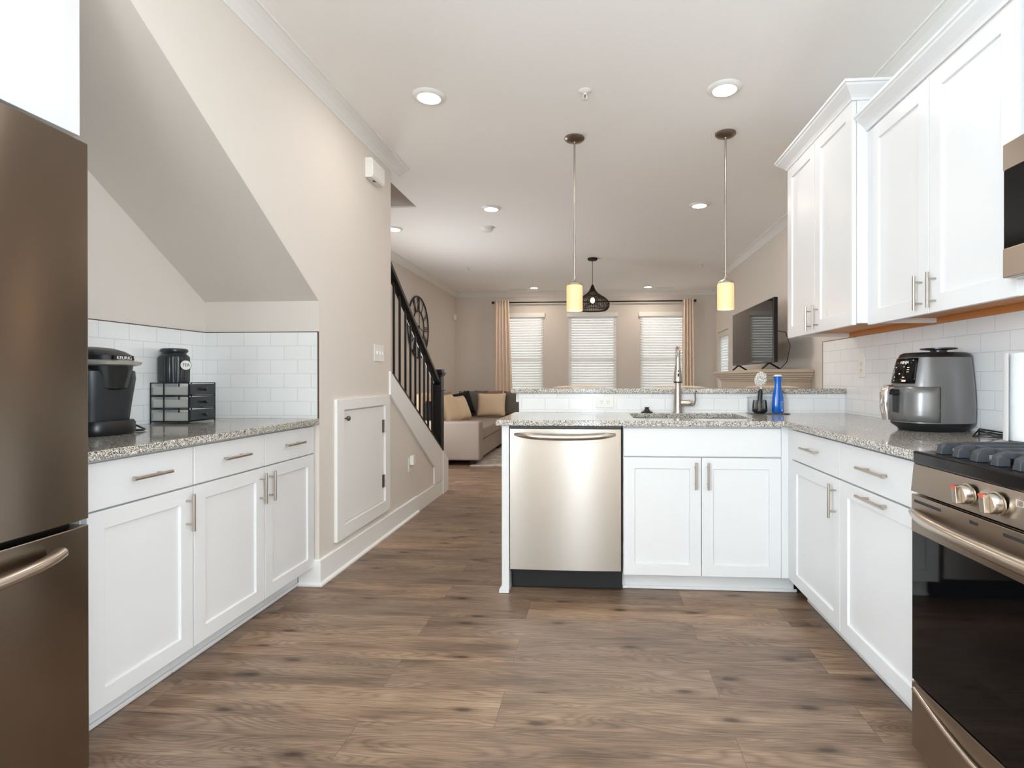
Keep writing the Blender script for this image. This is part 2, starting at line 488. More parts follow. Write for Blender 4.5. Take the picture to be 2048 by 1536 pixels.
XL, XR, YP = -1.536, .983, 2.7905        # front planes of the door faces: left run, right run, peninsula
XU1, XU2 = 1.235, 1.17                   # fronts of the wall cabinets
FACES = {
    'L': lambda u, d, z: (XL + d, u, z),
    'R': lambda u, d, z: (XR - d, u, z),
    'P': lambda u, d, z: (u, YP - d, z),
    'U1': lambda u, d, z: (XU1 - d, u, z),
    'U2': lambda u, d, z: (XU2 - d, u, z),
    'O': lambda u, d, z: (-1.56 + d, u, z),
}


def thing(name, label, cat, loc, group=None, rotz=0):
    o = bpy.data.objects.new(name, None); COL.objects.link(o)
    o.location = loc; o.rotation_euler = (0, 0, rotz); o.empty_display_size = .05
    o['label'] = label; o['category'] = cat
    if group: o['group'] = group
    ORG[o.name] = tuple(loc)
    return o


def tag(o, label, cat, group=None):
    o['label'] = label; o['category'] = cat
    if group: o['group'] = group
    return o


def struct(o):
    o['kind'] = 'structure'
    return o


def dup(root, loc, label, rotz=None):
    r = root.copy(); COL.objects.link(r); r.location = loc; r['label'] = label
    if rotz is not None: r.rotation_euler = (0, 0, rotz)
    def rec(src, dst):
        for ch in list(src.children):
            c = ch.copy(); COL.objects.link(c); c.parent = dst
            rec(ch, c)
    rec(root, r)
    return r


def text(name, body, size, M, m, parent, depth=.0006):
    cu = bpy.data.curves.new(name, 'FONT'); cu.body = body; cu.size = size; cu.align_x = 'CENTER'; cu.align_y = 'CENTER'; cu.extrude = depth
    o = bpy.data.objects.new(name, cu)
    me = bpy.data.meshes.new_from_object(o)
    bpy.data.objects.remove(o)
    me.transform(M); me.materials.clear(); me.materials.append(MATS[m])
    q = bpy.data.objects.new(name, me); COL.objects.link(q); q.parent = parent
    return q


def bar_pull(face, u, z, length, vertical, parent, d0=0, r=.0058, off=.030):
    """bar handle: rod plus two posts, one mesh"""
    mb = MB(); fr = FACES[face]; h = length / 2; g = h * .62
    if vertical:
        mb.tube([fr(u, d0 + off, z - h), fr(u, d0 + off, z + h)], r, 12)
        for q in (-g, g): mb.tube([fr(u, d0, z + q), fr(u, d0 + off, z + q)], r * .72, 8)
    else:
        mb.tube([fr(u - h, d0 + off, z), fr(u + h, d0 + off, z)], r, 12)
        for q in (-g, g): mb.tube([fr(u + q, d0, z), fr(u + q, d0 + off, z)], r * .72, 8)
    return mb.build('handle', 'nickel', parent, smooth=True)


# ------------------------------------------------------------------ setting: shell
ZC = 2.735
WX = -1.515          # face of the kitchen's left wall
struct(MB().box(-3, 3, -2.9, 10.2, -.1, 0).build('floor', 'floor_planks'))
_xs = [-2.75, -1.67, 2.4]; _ys = [-2.9, 2.86, 4.87, 10.2]
struct(MB().cells(_xs, _ys, lambda i, j: not (i == 0 and j == 1), ZC, ZC + .015).build('ceiling', 'ceiling_paint'))
# stairwell above the opening
b = MB(); b.box(-2.75, -1.60, 4.875, 4.97, ZC + .016, 4.6); b.box(-1.665, -1.58, 2.86, 4.874, ZC + .016, 4.6); b.box(-2.75, -2.64, 2.86, 4.874, ZC + .016, 4.6)
b.box(-2.75, -1.58, 2.76, 2.859, ZC + .016, 4.6); b.box(-2.75, -1.58, 2.76, 4.97, 4.601, 4.65)
struct(b.build('wall_stairwell', 'wall_paint'))
# left wall of the kitchen: everything above the sloped soffit edge and the pier beyond the niche
SY, SZ, SS = 2.82, 1.558, -.687
zt = ZC - .001
yt = SY + (zt - SZ) / SS
pier = [(SY, 0), (3.845, 0), (3.845, zt), (yt + .005, zt), (SY, SZ + .0035)]
struct(MB().prism(pier, 'x', WX - .10, WX).build('wall_left', 'wall_paint'))
struct(MB().box(-2.25, WX - .0003, SY - .0006, SY + .09, 0, 1.5585).build('wall_niche_end', 'wall_paint'))
struct(MB().box(-2.27, -2.17, -.2, SY + .09, 0, zt).build('wall_niche_back', 'wall_paint'))
y0s = yt + .02
sof = [(SY, SZ), (SY + .02, SZ + .12), (y0s, zt), (y0s, zt - .02)]
struct(MB().prism([(SY, SZ), (SY + .04, SZ + .04), (yt + .06, zt), (yt, zt)], 'x', -2.169, WX - .0004).build('ceiling_soffit', 'wall_paint'))
struct(MB().cells([-2.6, -1.8, -.6, .40], [0, .9, 2.2, zt], lambda i, j: not (i == 1 and j == 1), -1.66, WX, 'yz').build('wall_left_rear', 'wall_paint'))  # opening is invented, out of view, to let the left fill in
struct(MB().box(-2.27, -1.661, .30, .40, 0, zt).build('wall_niche_rear', 'wall_paint'))
# rear wall with a patio door opening behind the camera
struct(MB().cells([-1.66, -.36, .12, 1.75], [0, .05, 2.2, zt], lambda i, j: not (i == 1 and j == 1), -2.6, -2.5, 'xz').build('wall_rear', 'wall_paint'))
# right side
struct(MB().cells([-2.49, -1.8, -.6, 3.75], [0, .9, 2.2, zt], lambda i, j: not (i == 1 and j == 1), 1.56, 2.04, 'yz').build('wall_right', 'wall_paint'))  # opening behind the camera is made up for the right fill light
struct(MB().box(1.94, 2.36, 3.751, 7.95, 0, zt).build('wall_right_living', 'wall_paint'))
struct(MB().cells([7.951, 8.72, 9.62, 9.9], [0, .62, 1.88, zt], lambda i, j: not (i == 1 and j == 1), 2.19, 2.36, 'yz').build('wall_right_alcove', 'wall_paint'))
# stair wall of the living room
struct(MB().cells([2.92, 5.38, 6.52, 9.9], [0, .40, 1.58, zt], lambda i, j: not (i == 1 and j == 1), -2.75, -2.64, 'yz').build('wall_left_living', 'wall_paint'))  # hidden opening added only to admit the living-room fill
WIN = [(-1.86, -.985), (-.50, .375), (.825, 1.70)]
ZW0, ZW1 = .62, 2.36
_x = [-2.75]
for a, c in WIN: _x += [a, c]
_x.append(2.36)
struct(MB().cells(_x, [0, ZW0, ZW1, zt], lambda i, j: not (j == 1 and i % 2 == 1), 9.9, 10.05, 'xz').build('wall_back', 'wall_paint'))
# half-height wall under the bar
struct(MB().box(-.499, 1.559, 3.43, 3.56, 0, 1.036).build('wall_half_height', 'trim_white'))
struct(MB().box(-.522, -.4995, 3.455, 3.60, .978, 1.036).build('trim_1', 'trim_white', bevel=.002))

# tiles
struct(MB().box(-2.169, WX - .003, SY - .009, SY - .0007, .9145, 1.386).build('wall_tile_end', 'tile_end'))
struct(MB().box(-2.1695, -2.161, 1.45, SY - .0095, .9145, 1.386).build('wall_tile_niche', 'tile_side'))
struct(MB().box(1.551, 1.5595, .5, 3.745, .9145, 1.378).build('wall_tile_right', 'tile_side'))
struct(MB().box(-.497, 1.550, 3.421, 3.4295, .9145, 1.0355).build('wall_tile_bar', 'tile_end'))
b = MB(); b.box(WX - .0035, WX + .0005, SY - .0105, SY - .0007, .9145, 1.390); b.box(-2.169, WX, SY - .0105, SY - .0007, 1.3865, 1.3905); b.box(-2.1695, -2.1595, 1.45, SY - .011, 1.3865, 1.3905)
struct(b.build('trim_2', 'dark_wood_trim'))
b = MB(); b.box(1.5495, 1.5598, 3.7455, 3.750, 1.068, 1.382); b.box(1.5495, 1.5598, 3.30, 3.745, 1.3785, 1.382)
struct(b.build('trim_3', 'brown_seam'))

# crown mouldings
CR = [(0, -.068), (.006, -.068), (.012, -.060), (.022, -.052), (.034, -.040), (.055, -.024), (.074, -.014), (.082, -.010), (.092, -.010), (.092, 0), (0, 0)]
cr = [(o, ZC - .0005 + z) for o, z in CR]
struct(MB().sweep(cr, [(WX, .45), (WX, 3.99)], -1).build('trim_4', 'trim_white'))
struct(MB().sweep(cr, [(-2.64, 4.98), (-2.64, 9.9), (2.19, 9.9), (2.19, 7.951), (1.94, 7.951), (1.94, 3.76)], -1).build('trim_5', 'trim_white'))
struct(MB().sweep(cr, [(1.56, 3.74), (1.56, -2.4)], -1).build('trim_6', 'trim_white'))
# baseboards
BB = [(0, 0), (.028, 0), (.028, .010), (.020, .018), (.0145, .020), (.0145, .136), (.010, .142), (0, .142)]
struct(MB().sweep(BB, [(-1.625, SY), (WX, SY), (WX, 4.40)], -1).build('baseboard_left', 'trim_white'))
struct(MB().sweep(BB, [(-2.64, 5.45), (-2.64, 9.9), (2.19, 9.9), (2.19, 7.951), (1.94, 7.951), (1.94, 3.751), (1.56, 3.751)], -1).build('baseboard_back', 'trim_white'))

# stair: knee wall, stringer skirt, steps
ZS = lambda y: 1.177 + (y - 3.817) * (.40 - 1.177) / (5.168 - 3.817)      # top of the skirt
struct(MB().prism([(3.846, 0), (5.275, 0), (5.275, .33), (3.846, ZS(3.846) - .01)], 'x', WX - .08, WX).build('wall_stair_knee', 'wall_paint'))
wv = .245
sk = [(3.80, 1.01), (3.846, .99), (4.87, .30), (4.87, .137), (5.29, .137), (5.29, ZS(5.29)), (3.80, ZS(3.80))]
def zlow(y): return 1.00 + (y - 3.82) * (.30 - 1.00) / (4.87 - 3.82)
sk = [(3.80, zlow(3.80)), (4.86, zlow(4.86)), (4.86, .142), (5.29, .142), (5.29, ZS(5.29)), (3.80, ZS(3.80))]
struct(MB().prism(sk, 'x', WX + .0005, WX + .017).build('trim_7', 'trim_white', bevel=.0015))
b = MB(); b.prism([(5.125, .0), (5.295, .0), (5.295, ZS(5.295)), (5.125, ZS(5.125))], 'x', WX - .09, WX + .024)
b.prism([(4.40, 0), (5.126, 0), (5.126, .136), (4.40, .136)], 'x', WX + .0005, WX + .0145)
struct(b.build('trim_8', 'trim_white', bevel=.002))
b = MB()
for k in range(8):
    y1 = 5.20 - k * .268; y0 = y1 - .268
    b.box(-2.639, WX - .082, y0, y1, 0 if k == 0 else .19 * k - .02, .19 * (k + 1))
struct(b.build('floor_stairs', 'floor_planks'))

# windows at the back and in the alcove
for n, (a, c) in enumerate(WIN, 1):
    b = MB()
    b.box(a + .001, a + .045, 9.96, 10.03, ZW0, ZW1); b.box(c - .045, c - .001, 9.96, 10.03, ZW0, ZW1)
    b.box(a + .045, c - .045, 9.96, 10.03, ZW0, ZW0 + .045); b.box(a + .045, c - .045, 9.96, 10.03, ZW1 - .045, ZW1); b.box(a + .045, c - .045, 9.965, 10.025, 1.47, 1.51)
    f = struct(b.build('window_%d' % n, 'trim_white'))
    MB().box(a + .045, c - .045, 9.99, 9.996, ZW0 + .045, ZW1 - .045).build('pane', 'window_glass', f)
b = MB()
b.box(2.24, 2.30, 8.721, 8.765, .62, 1.88); b.box(2.24, 2.30, 9.575, 9.619, .62, 1.88); b.box(2.24, 2.30, 8.765, 9.575, .62, .665); b.box(2.24, 2.30, 8.765, 9.575, 1.835, 1.88)
f = struct(b.build('window_4', 'trim_white')); MB().box(2.268, 2.274, 8.765, 9.575, .665, 1.835).build('pane', 'window_glass', f)
b = MB(); b.box(2.172, 2.1895, 8.66, 8.719, .60, 1.95); b.box(2.172, 2.1895, 9.621, 9.68, .60, 1.95); b.box(2.165, 2.1895, 8.64, 9.70, 1.951, 2.03); b.box(2.15, 2.1895, 8.64, 9.70, .56, .599)
struct(b.build('trim_9', 'wall_paint'))
# patio door frame behind the camera
b = MB()
for x0, x1 in ((-.359, -.33), (.09, .119)): b.box(x0, x1, -2.58, -2.53, .051, 2.199)
for z0, z1 in ((.051, .14), (2.12, 2.199)): b.box(-.33, .09, -2.575, -2.535, z0, z1)
struct(b.build('door_2', 'trim_white'))

# ------------------------------------------------------------------ cupboard door under the stairs
o = struct(MB().cells([2.985, 3.075, 3.697, 3.782], [.18, .262, .945, 1.010], lambda i, j: not (i == 1 and j == 1), WX + .0005, WX + .020, 'yz').build('trim_10', 'trim_white', bevel=.002))
d = struct(MB().box(WX + .001, WX + .006, 3.080, 3.682, .270, .936).build('door_1', 'trim_white', bevel=.001))
MB().lathe([(.004, 0), (.004, .012), (.009, .014), (.015, .020), (.016, .028), (.011, .033), (.0, .034)], seg=20, M=Matrix.Translation((WX + .006, 3.105, .893)) @ Matrix.Rotation(pi / 2, 4, 'Y')).build('door_knob', 'nickel_dark', d, smooth=True)
for z in (.795, .405):
    b = MB(); b.box(WX + .0065, WX + .009, 3.664, 3.684, z - .045, z + .045); b.tube([(WX + .012, 3.689, z - .045), (WX + .012, 3.689, z + .045)], .006, 10)
    b.build('hinge', 'nickel_dark', d)

# ------------------------------------------------------------------ base cabinets
Z1, Z2, Z3, Z4 = .8725, .7265, .7205, .1065     # drawer top and bottom, door top and bottom
ZCT, ZCB = .914, .884


def drawer_front(face, u0, u1, root, hz=None):
    d = MB().fbox(face, u0, u1, -.02, 0, Z2, Z1).build('drawer', 'cabinet_white', root, bevel=.0018)
    if hz: bar_pull(face, (u0 + u1) / 2, .803, hz, False, d)
    return d


def door_front(face, u0, u1, root, handle=None, z0=Z4, z1=Z3):
    d = MB().shaker(face, u0, u1, z0, z1).build('door', 'cabinet_white', root, bevel=.0012)
    if handle is not None: bar_pull(face, handle, .629, .14, True, d)
    return d


def carcass(face, u0, u1, root, depth, toe=.075):
    b = MB(); b.fbox(face, u0, u1, -depth, -.0215, .105, ZCB - .0005); b.build('body', 'cabinet_white', root)
    b = MB(); b.fbox(face, u0, u1, -depth, -toe - .0215, .0005, .1045)
    b.build('toe_kick', 'cabinet_white', root)
    b = MB(); a, c = FACES[face](u0, -toe - .0215, .0005), FACES[face](u1, -toe - .009, .018)
    b.box(a[0], c[0], a[1], c[1], a[2], c[2]); b.build('shoe_moulding', 'cabinet_white', root, bevel=.006, seg=3)


t = thing('base_cabinet', 'white base cabinet with one drawer and one door next to the stainless refrigerator', 'cabinet', (-1.85, 1.72, 0), 'white base cabinets')
carcass('L', 1.505, 1.934, t, .60)
drawer_front('L', 1.508, 1.931, t, .16); door_front('L', 1.508, 1.931, t, 1.899)
t = thing('base_cabinet', 'white two-door two-drawer base cabinet under the coffee counter at the wall corner', 'cabinet', (-1.85, 2.37, 0), 'white base cabinets')
carcass('L', 1.9355, 2.806, t, .60)
drawer_front('L', 1.939, 2.369, t, .16); drawer_front('L', 2.376, 2.803, t, .16)
door_front('L', 1.939, 2.369, t, 2.338); door_front('L', 2.376, 2.803, t, 2.406)
# right run
t = thing('base_cabinet', 'white base cabinet with pull-out bin door and horizontal handle beside the gas range', 'cabinet', (1.25, 1.92, 0), 'white base cabinets')
carcass('R', 1.642, 2.2105, t, .53)
drawer_front('R', 1.645, 2.208, t, .19)
d = MB().shaker('R', 1.645, 2.208, Z4, Z3).build('door', 'cabinet_white', t, bevel=.0012); bar_pull('R', 1.928, .698, .19, False, d)
t = thing('base_cabinet', 'white narrow base cabinet with drawer and door in the inside corner', 'cabinet', (1.25, 2.48, 0), 'white base cabinets')
carcass('R', 2.212, 2.765, t, .53)
drawer_front('R', 2.2145, 2.74, t, .17); door_front('R', 2.2145, 2.74, t, 2.247)
MB().fbox('R', 2.742, 2.798, -.021, -.003, .105, ZCB - .001).build('filler_strip', 'cabinet_white', t)
# sink base
t = thing('base_cabinet', 'white sink base cabinet with blank front and two doors below the faucet', 'cabinet', (.55, 3.05, 0), 'white base cabinets')
b = MB(); b.fbox('P', .142, .16, -.60, -.0215, .105, ZCB - .0005); b.fbox('P', .16, .98, -.045, -.0215, .105, ZCB - .0005); b.fbox('P', .96, .98, -.60, -.0455, .105, ZCB - .0005); b.fbox('P', .16, .96, -.60, -.0455, .105, .123)
b.build('body', 'cabinet_white', t)
b = MB(); b.fbox('P', .142, 1.045, -.60, -.0965, .0005, .1045); b.build('toe_kick', 'cabinet_white', t)
b = MB(); b.fbox('P', .142, 1.06, -.0964, -.084, .0005, .018); b.build('shoe_moulding', 'cabinet_white', t, bevel=.006, seg=3)
MB().fbox('P', .1445, .9475, -.02, 0, Z2, Z1).build('blank_front', 'cabinet_white', t, bevel=.0018)
b = MB(); b.fbox('P', .950, .9855, -.021, -.004, .105, ZCB - .001); b.build('filler_strip', 'cabinet_white', t)
door_front('P', .1445, .5435, t, .513); door_front('P', .5475, .9475, t, .576)
# end panel
t = thing('end_panel', 'tall white end panel closing the left end of the peninsula beside dishwasher', 'panel', (-.4775, 3.1, 0))
MB().box(-.497, -.458, 2.782, 3.429, .0005, ZCB - .0005).build('panel_board', 'cabinet_white', t, bevel=.0015)
MB().prism([(-.5115, .0005), (-.4575, .0005), (-.4575, .020), (-.4973, .034), (-.503, .030), (-.510, .018)], 'y', 2.772, 3.428).build('shoe_moulding', 'cabinet_white', t, bevel=.003)

# dishwasher
t = thing('dishwasher', 'stainless steel dishwasher with curved bar handle between end panel and sink cabinet', 'dishwasher', (-.16, 3.1, 0))
MB().box(-.455, .139, YP + .025, 3.36, .105, ZCB - .002).build('body', 'black_matte', t)
b = MB(); N = 16
pts = []
for i in range(N + 1):
    f = i / N; x = -.4525 + f * .583; pts.append((x, 2.772 - .006 * (1 - (2 * f - 1) ** 2)))
pts += [(.1305, YP + .02), (-.4525, YP + .02)]
dw = b.prism(pts, 'z', .128, .868).build('door', 'steel', t, smooth=True, bevel=.0015)
MB().box(-.4525, .1305, 2.785, YP + .024, .8685, .880).build('control_strip', 'black_plastic', t)
MB().box(-.450, .136, 2.845, 2.90, .012, .104).build('kick_plate', 'black_matte', t)
b = MB(); P = []; R = []
for i in range(25):
    f = i / 24; x = -.425 + f * .526; e = abs(2 * f - 1)
    P.append((x, 2.766 - .036 * (1 - e ** 4), .840 - .012 * (1 - e ** 2))); R.append(.0165 * (1 - .55 * e ** 6))
b.tube(P, R, 14); b.build('handle', 'steel_plain', dw, smooth=True)

# ------------------------------------------------------------------ countertops
xs = [-.525, .209, .853, .953, 1.5505]; ys = [1.64, 2.757, 2.912, 3.352, 3.4205]
def keep(i, j):
    if j == 0: return i == 3
    return not (i == 1 and j == 2)
tag(MB().cells(xs, ys, keep, ZCB, ZCT).build('countertop', 'granite', bevel=.004, seg=3), 'L-shaped speckled granite countertop with the sink cut into it', 'countertop')
tag(MB().box(-2.1605, -1.506, 1.46, 2.8095, ZCB, ZCT).build('countertop', 'granite', bevel=.004, seg=3), 'short speckled granite countertop in the niche under the stair soffit', 'countertop')
tag(MB().box(-.546, 1.5505, 3.400, 3.80, 1.037, 1.067).build('bar_counter', 'granite', bevel=.004, seg=3), 'raised speckled granite bar top running along the half-height wall', 'bar top')

# sink (undermount)
t = thing('kitchen_sink', 'undermount stainless steel sink set below the granite cutout', 'sink', (.53, 3.13, .70))
b = MB(); x0, x1, y0, y1 = .196, .866, 2.899, 3.366
b.cells([x0, x0 + .012, x1 - .012, x1], [y0, y0 + .012, y1 - .012, y1], lambda i, j: not (i == 1 and j == 1), .70, ZCB - .0005)
b.box(x0 + .012, x1 - .012, y0 + .012, y1 - .012, .70, .706)
b.build('basin', 'sink_steel', t)
MB().lathe([(.0, 0), (.04, 0), (.042, .002), (.03, .003), (.0, .003)], (.53, 3.13, .7062), cap=False).build('drain', 'chrome', t, smooth=True)

# faucet
t = thing('kitchen_faucet', 'tall brushed nickel pull-down faucet with side lever behind the sink', 'faucet', (.515, 3.386, ZCT))
fx, fy = .515, 3.386
b = MB(); b.lathe([(.031, 0), (.031, .006), (.0275, .012), (.026, .06), (.0225, .13), (.0195, .19), (.017, .22)], (fx, fy, ZCT + .0005), 28); b.build('body', 'nickel', t, smooth=True)
kx = fx / fy
P = [(fx, fy, ZCT + .215)]
for i in range(13):
    a = pi * i / 12; y = fy - .075 + .075 * cos(a)
    P.append((kx * y, y, ZCT + .325 + .078 * sin(a)))
P.append((kx * (fy - .150), fy - .150, ZCT + .31))
hx = kx * (fy - .150)
b = MB(); b.tube(P, .0145, 16); b.build('spout', 'nickel', t, smooth=True)
b = MB(); b.lathe([(.018, 0), (.0275, .004), (.0275, .012), (.025, .035), (.018, .085), (.0155, .10), (.0155, .12)], (hx, fy - .150, ZCT + .195), 24)
h = b.build('spray_head', 'nickel', t, smooth=True)
MB().lathe([(.0245, -.004), (.026, .0035)], (hx, fy - .150, ZCT + .1945), 24).build('nozzle_ring', 'slot_dark', h)
b = MB(); b.lathe([(.0, 0), (.0045, .0), (.0045, .002), (0, .002)], seg=14, cap=False, M=Matrix.Translation((hx, fy - .1755, ZCT + .262)) @ Matrix.Rotation(pi / 2, 4, 'X'))
b.tube([(hx, fy - .1725, ZCT + .246), (hx, fy - .1755, ZCT + .228)], .0052, 12); b.build('spray_button', 'slot_dark', h)
b = MB(); b.lathe([(.019, 0), (.020, .05), (.020, .062), (.016, .078), (.006, .084)], seg=22, M=Matrix.Translation((fx + .014, fy, ZCT + .062)) @ Matrix.Rotation(pi / 2, 4, 'Y')); b.build('valve', 'nickel', t, smooth=True)
b = MB(); b.tube([(fx + .082, fy - .012, ZCT + .045), (fx + .098, fy - .02, ZCT + .056), (fx + .106, fy - .025, ZCT + .085), (fx + .102, fy - .03, ZCT + .12), (fx + .108, fy - .036, ZCT + .142)], [.005, .006, .0055, .005, .0062], 10); b.build('lever', 'nickel', t, smooth=True)

tag(MB().lathe([(.0, 0), (.036, 0), (.036, .006), (.022, .012), (.014, .022), (.012, .030), (.015, .036), (.0, .037)], (.322, 3.385, ZCT + .0005), 24, cap=False).build('sink_stopper', 'black_plastic', smooth=True), 'black rubber sink stopper lying on the granite left of the faucet', 'stopper')

# dish brush, its glass cup, bottle, clear caddy and tray
t = thing('glass_cup', 'smoky glass cup with black base holding the dish brush', 'cup', (1.004, 3.335, ZCT + .006))
b = MB(); b.lathe([(.030, .0), (.042, .006), (.0455, .016), (.0445, .024)], (1.004, 3.335, ZCT + .0062), 28); b.build('base', 'black_plastic', t, smooth=True)
b = MB(); b.lathe([(.044, .0245), (.042, .055), (.039, .078), (.0375, .078), (.0405, .055), (.0425, .0255)], (1.004, 3.335, ZCT + .0062), 28, cap=False); b.build('bowl', 'smoke_glass', t, smooth=True)
t = thing('dish_brush', 'white round dish brush with black handle standing in the glass cup', 'brush', (1.004, 3.335, ZCT + .031))
b = MB(); b.tube([(1.004, 3.335, ZCT + .033), (1.004, 3.335, ZCT + .06), (1.006, 3.335, ZCT + .10), (1.009, 3.335, ZCT + .138), (1.011, 3.335, ZCT + .152)], [.0125, .0135, .0145, .0135, .007], 14); b.build('handle', 'black_plastic', t, smooth=True)
MH = Matrix.Translation((1.000, 3.325, ZCT + .208)) @ Matrix.Rotation(radians(22), 4, 'Y') @ Matrix.Rotation(radians(68), 4, 'X')
b = MB(); b.lathe([(.0, -.014), (.026, -.011), (.033, -.002), (.033, .003), (.0, .004)], seg=24, cap=False, M=MH @ Matrix.Diagonal((.9, 1.35, 1, 1))); hd = b.build('head', 'trim_white', t, smooth=True)
MB().tube([(1.011, 3.335, ZCT + .148), (1.012, 3.332, ZCT + .175)], .006, 10).build('neck', 'trim_white', t)
b = MB(); random.seed(3)
for i in range(260):
    a = random.random() * 2 * pi; r = math.sqrt(random.random())
    x, y = .029 * r * cos(a), .042 * r * sin(a)
    b.tube([(x, y, .002), (x * 1.18, y * 1.18, .026)], .0022, 5, M=MH)
o = b.build('bristles', 'bristle', t); o['kind'] = 'stuff'
t = thing('dish_soap_bottle', 'blue plastic dish soap bottle with white cap beside the brush', 'bottle', (1.113, 3.335, ZCT + .006))
b = MB(); b.loft([(ZCT + .0063, .029, .022, 0, 2.4), (ZCT + .012, .034, .026, 0, 2.4), (ZCT + .06, .0355, .026, 0, 2.3), (ZCT + .10, .033, .024, 0, 2.2), (ZCT + .135, .026, .020, 0, 2), (ZCT + .16, .0215, .018, 0, 2), (ZCT + .19, .021, .017, 0, 2), (ZCT + .218, .0245, .019, 0, 2), (ZCT + .2295, .0265, .020, 0, 2)], 32, M=Matrix.Translation((1.113, 3.335, 0)))
b.build('body', 'blue_bottle', t, smooth=True)
b = MB(); b.loft([(ZCT + .230, .026, .0195, 0, 2), (ZCT + .234, .026, .0195, 0, 2), (ZCT + .240, .016, .012, 0, 2)], 28, M=Matrix.Translation((1.113, 3.335, 0))); b.build('cap', 'white_plastic', t, smooth=True)
b = MB()
for k in range(6): b.box(1.118, 1.137, 3.3065, 3.3095, ZCT + .035 + k * .008, ZCT + .038 + k * .008)
b.box(1.124, 1.134, 3.3055, 3.3095, ZCT + .018, ZCT + .030); b.build('label_print', 'grey_label', t)
t = thing('clear_caddy', 'low clear acrylic sink caddy behind the brush and blue bottle', 'caddy', (1.06, 3.365, ZCT))
b = MB(); x0, x1, y0, y1 = .94, 1.172, 3.290, 3.412; z0, z1 = ZCT + .0005, ZCT + .10
b.box(x0, x1, y0, y1, z0, z0 + .004); b.build('tray', 'clear_acrylic', t, bevel=.002)
b = MB(); b.cells([x0 + .01, x0 + .013, x1 - .013, x1 - .010], [3.388, 3.391, y1 - .004, y1 - .001], lambda i, j: not (i == 1 and j == 1), z0 + .0045, z1); b.build('bin', 'clear_acrylic', t)
b = MB(); b.tube([(x0 + .002, 3.389, z1), (x1 - .002, 3.389, z1)], .0025, 8); b.build('rim', 'clear_acrylic', t)

# ------------------------------------------------------------------ wall cabinets on the right
CRN = [(0, 0), (.008, 0), (.012, .010), (.020, .020), (.036, .034), (.052, .048), (.056, .056), (.062, .058), (.062, .070), (0, .070)]


def wall_cabinet(face, u0, u1, zb, zt_, doors, root, xf, wall=1.5505, under=True, hz=1.455):
    b = MB(); b.box(xf + .0215, wall, u0, u1, zb + .024, zt_); b.build('body', 'cabinet_white', root)
    if under:
        b = MB(); b.box(xf + .0215, xf + .040, u0, u1, zb, zb + .0238); b.box(xf + .0405, wall - .0205, u0, u0 + .016, zb, zb + .0238); b.box(xf + .0405, wall - .0205, u1 - .016, u1, zb, zb + .0238); b.build('light_rail', 'cabinet_white', root)
        b = MB(); b.box(xf + .0405, wall - .0205, u0 + .0165, u1 - .0165, zb + .0205, zb + .0238); b.box(wall - .02, wall, u0, u1, zb - .004, zb + .0238); b.build('underside', 'wood_orange', root)
    for a, c, hu in doors:
        d = MB().shaker(face, a, c, zb - .008, zt_ - .004, rail=.064).build('door', 'cabinet_white', root, bevel=.0012)
        if hu: bar_pull(face, hu, hz, .13, True, d)


t = thing('wall_cabinet', 'tall white wall cabinet with deeper body hanging above the end of the bar', 'wall cabinet', (1.36, 2.93, 1.376), 'white wall cabinets')
wall_cabinet('U2', 2.512, 3.335, 1.384, 2.405, [(2.515, 2.926, 2.887), (2.930, 3.332, 2.974)], t, XU2)
MB().sweep([(o - .001, 2.400 + z) for o, z in CRN], [(1.5505, 2.5115), (XU2 + .002, 2.5115), (XU2 + .002, 3.3355), (1.5505, 3.3355)], 1).build('crown', 'cabinet_white', t)
t = thing('wall_cabinet', 'white two-door wall cabinet above the air fryer, next to the microwave', 'wall cabinet', (1.39, 2.07, 1.37), 'white wall cabinets')
wall_cabinet('U1', 1.625, 2.511, 1.382, 2.255, [(1.645, 2.056, 2.020), (2.062, 2.480, 2.102)], t, XU1)
MB().sweep([(o - .001, 2.258 + z) for o, z in CRN], [(XU1 + .002, .86), (XU1 + .002, 2.511)], 1).build('crown', 'cabinet_white', t)
MB().box(XU1 + .004, XU1 + .021, 2.481, 2.511, 1.376, 2.255).build('filler_strip', 'cabinet_white', t)
t = thing('wall_cabinet', 'short white wall cabinet directly above the microwave', 'wall cabinet', (1.39, 1.24, 1.81), 'white wall cabinets')
wall_cabinet('U1', .862, 1.624, 1.800, 2.255, [(.866, 1.240, None), (1.244, 1.620, None)], t, XU1, under=False)
# cabinet above the refrigerator
t = thing('wall_cabinet', 'white wall cabinet above the refrigerator', 'wall cabinet', (-1.86, 1.06, 1.86), 'white wall cabinets')
b = MB(); b.box(-2.165, -1.5815, .52, 1.08, 1.872, 2.60); b.box(-2.165, -1.5815, 1.08, 1.515, 1.872, 2.40); b.build('body', 'cabinet_white', t)
MB().shaker('O', .525, 1.0, 1.868, 2.60, rail=.05).build('door', 'cabinet_white', t, bevel=.0012)
b = MB(); b.shaker('O', 1.004, 1.512, 1.868, 2.41, rail=.05); b.build('door', 'cabinet_white', t, bevel=.0012)

# microwave
t = thing('microwave', 'stainless over-the-range microwave with black glass door', 'microwave', (1.36, 1.22, 1.417))
MB().box(1.185, 1.5505, .850, 1.598, 1.417, 1.797).build('body', 'steel_dark', t)
b = MB(); b.box(1.160, 1.1845, .850, 1.598, 1.722, 1.797); b.box(1.160, 1.1845, .850, 1.598, 1.417, 1.500); d = b.build('door_frame', 'steel_dark', t, bevel=.002)
MB().box(1.163, 1.1845, .850, 1.597, 1.5005, 1.7215).build('door_glass', 'black_glass', t)

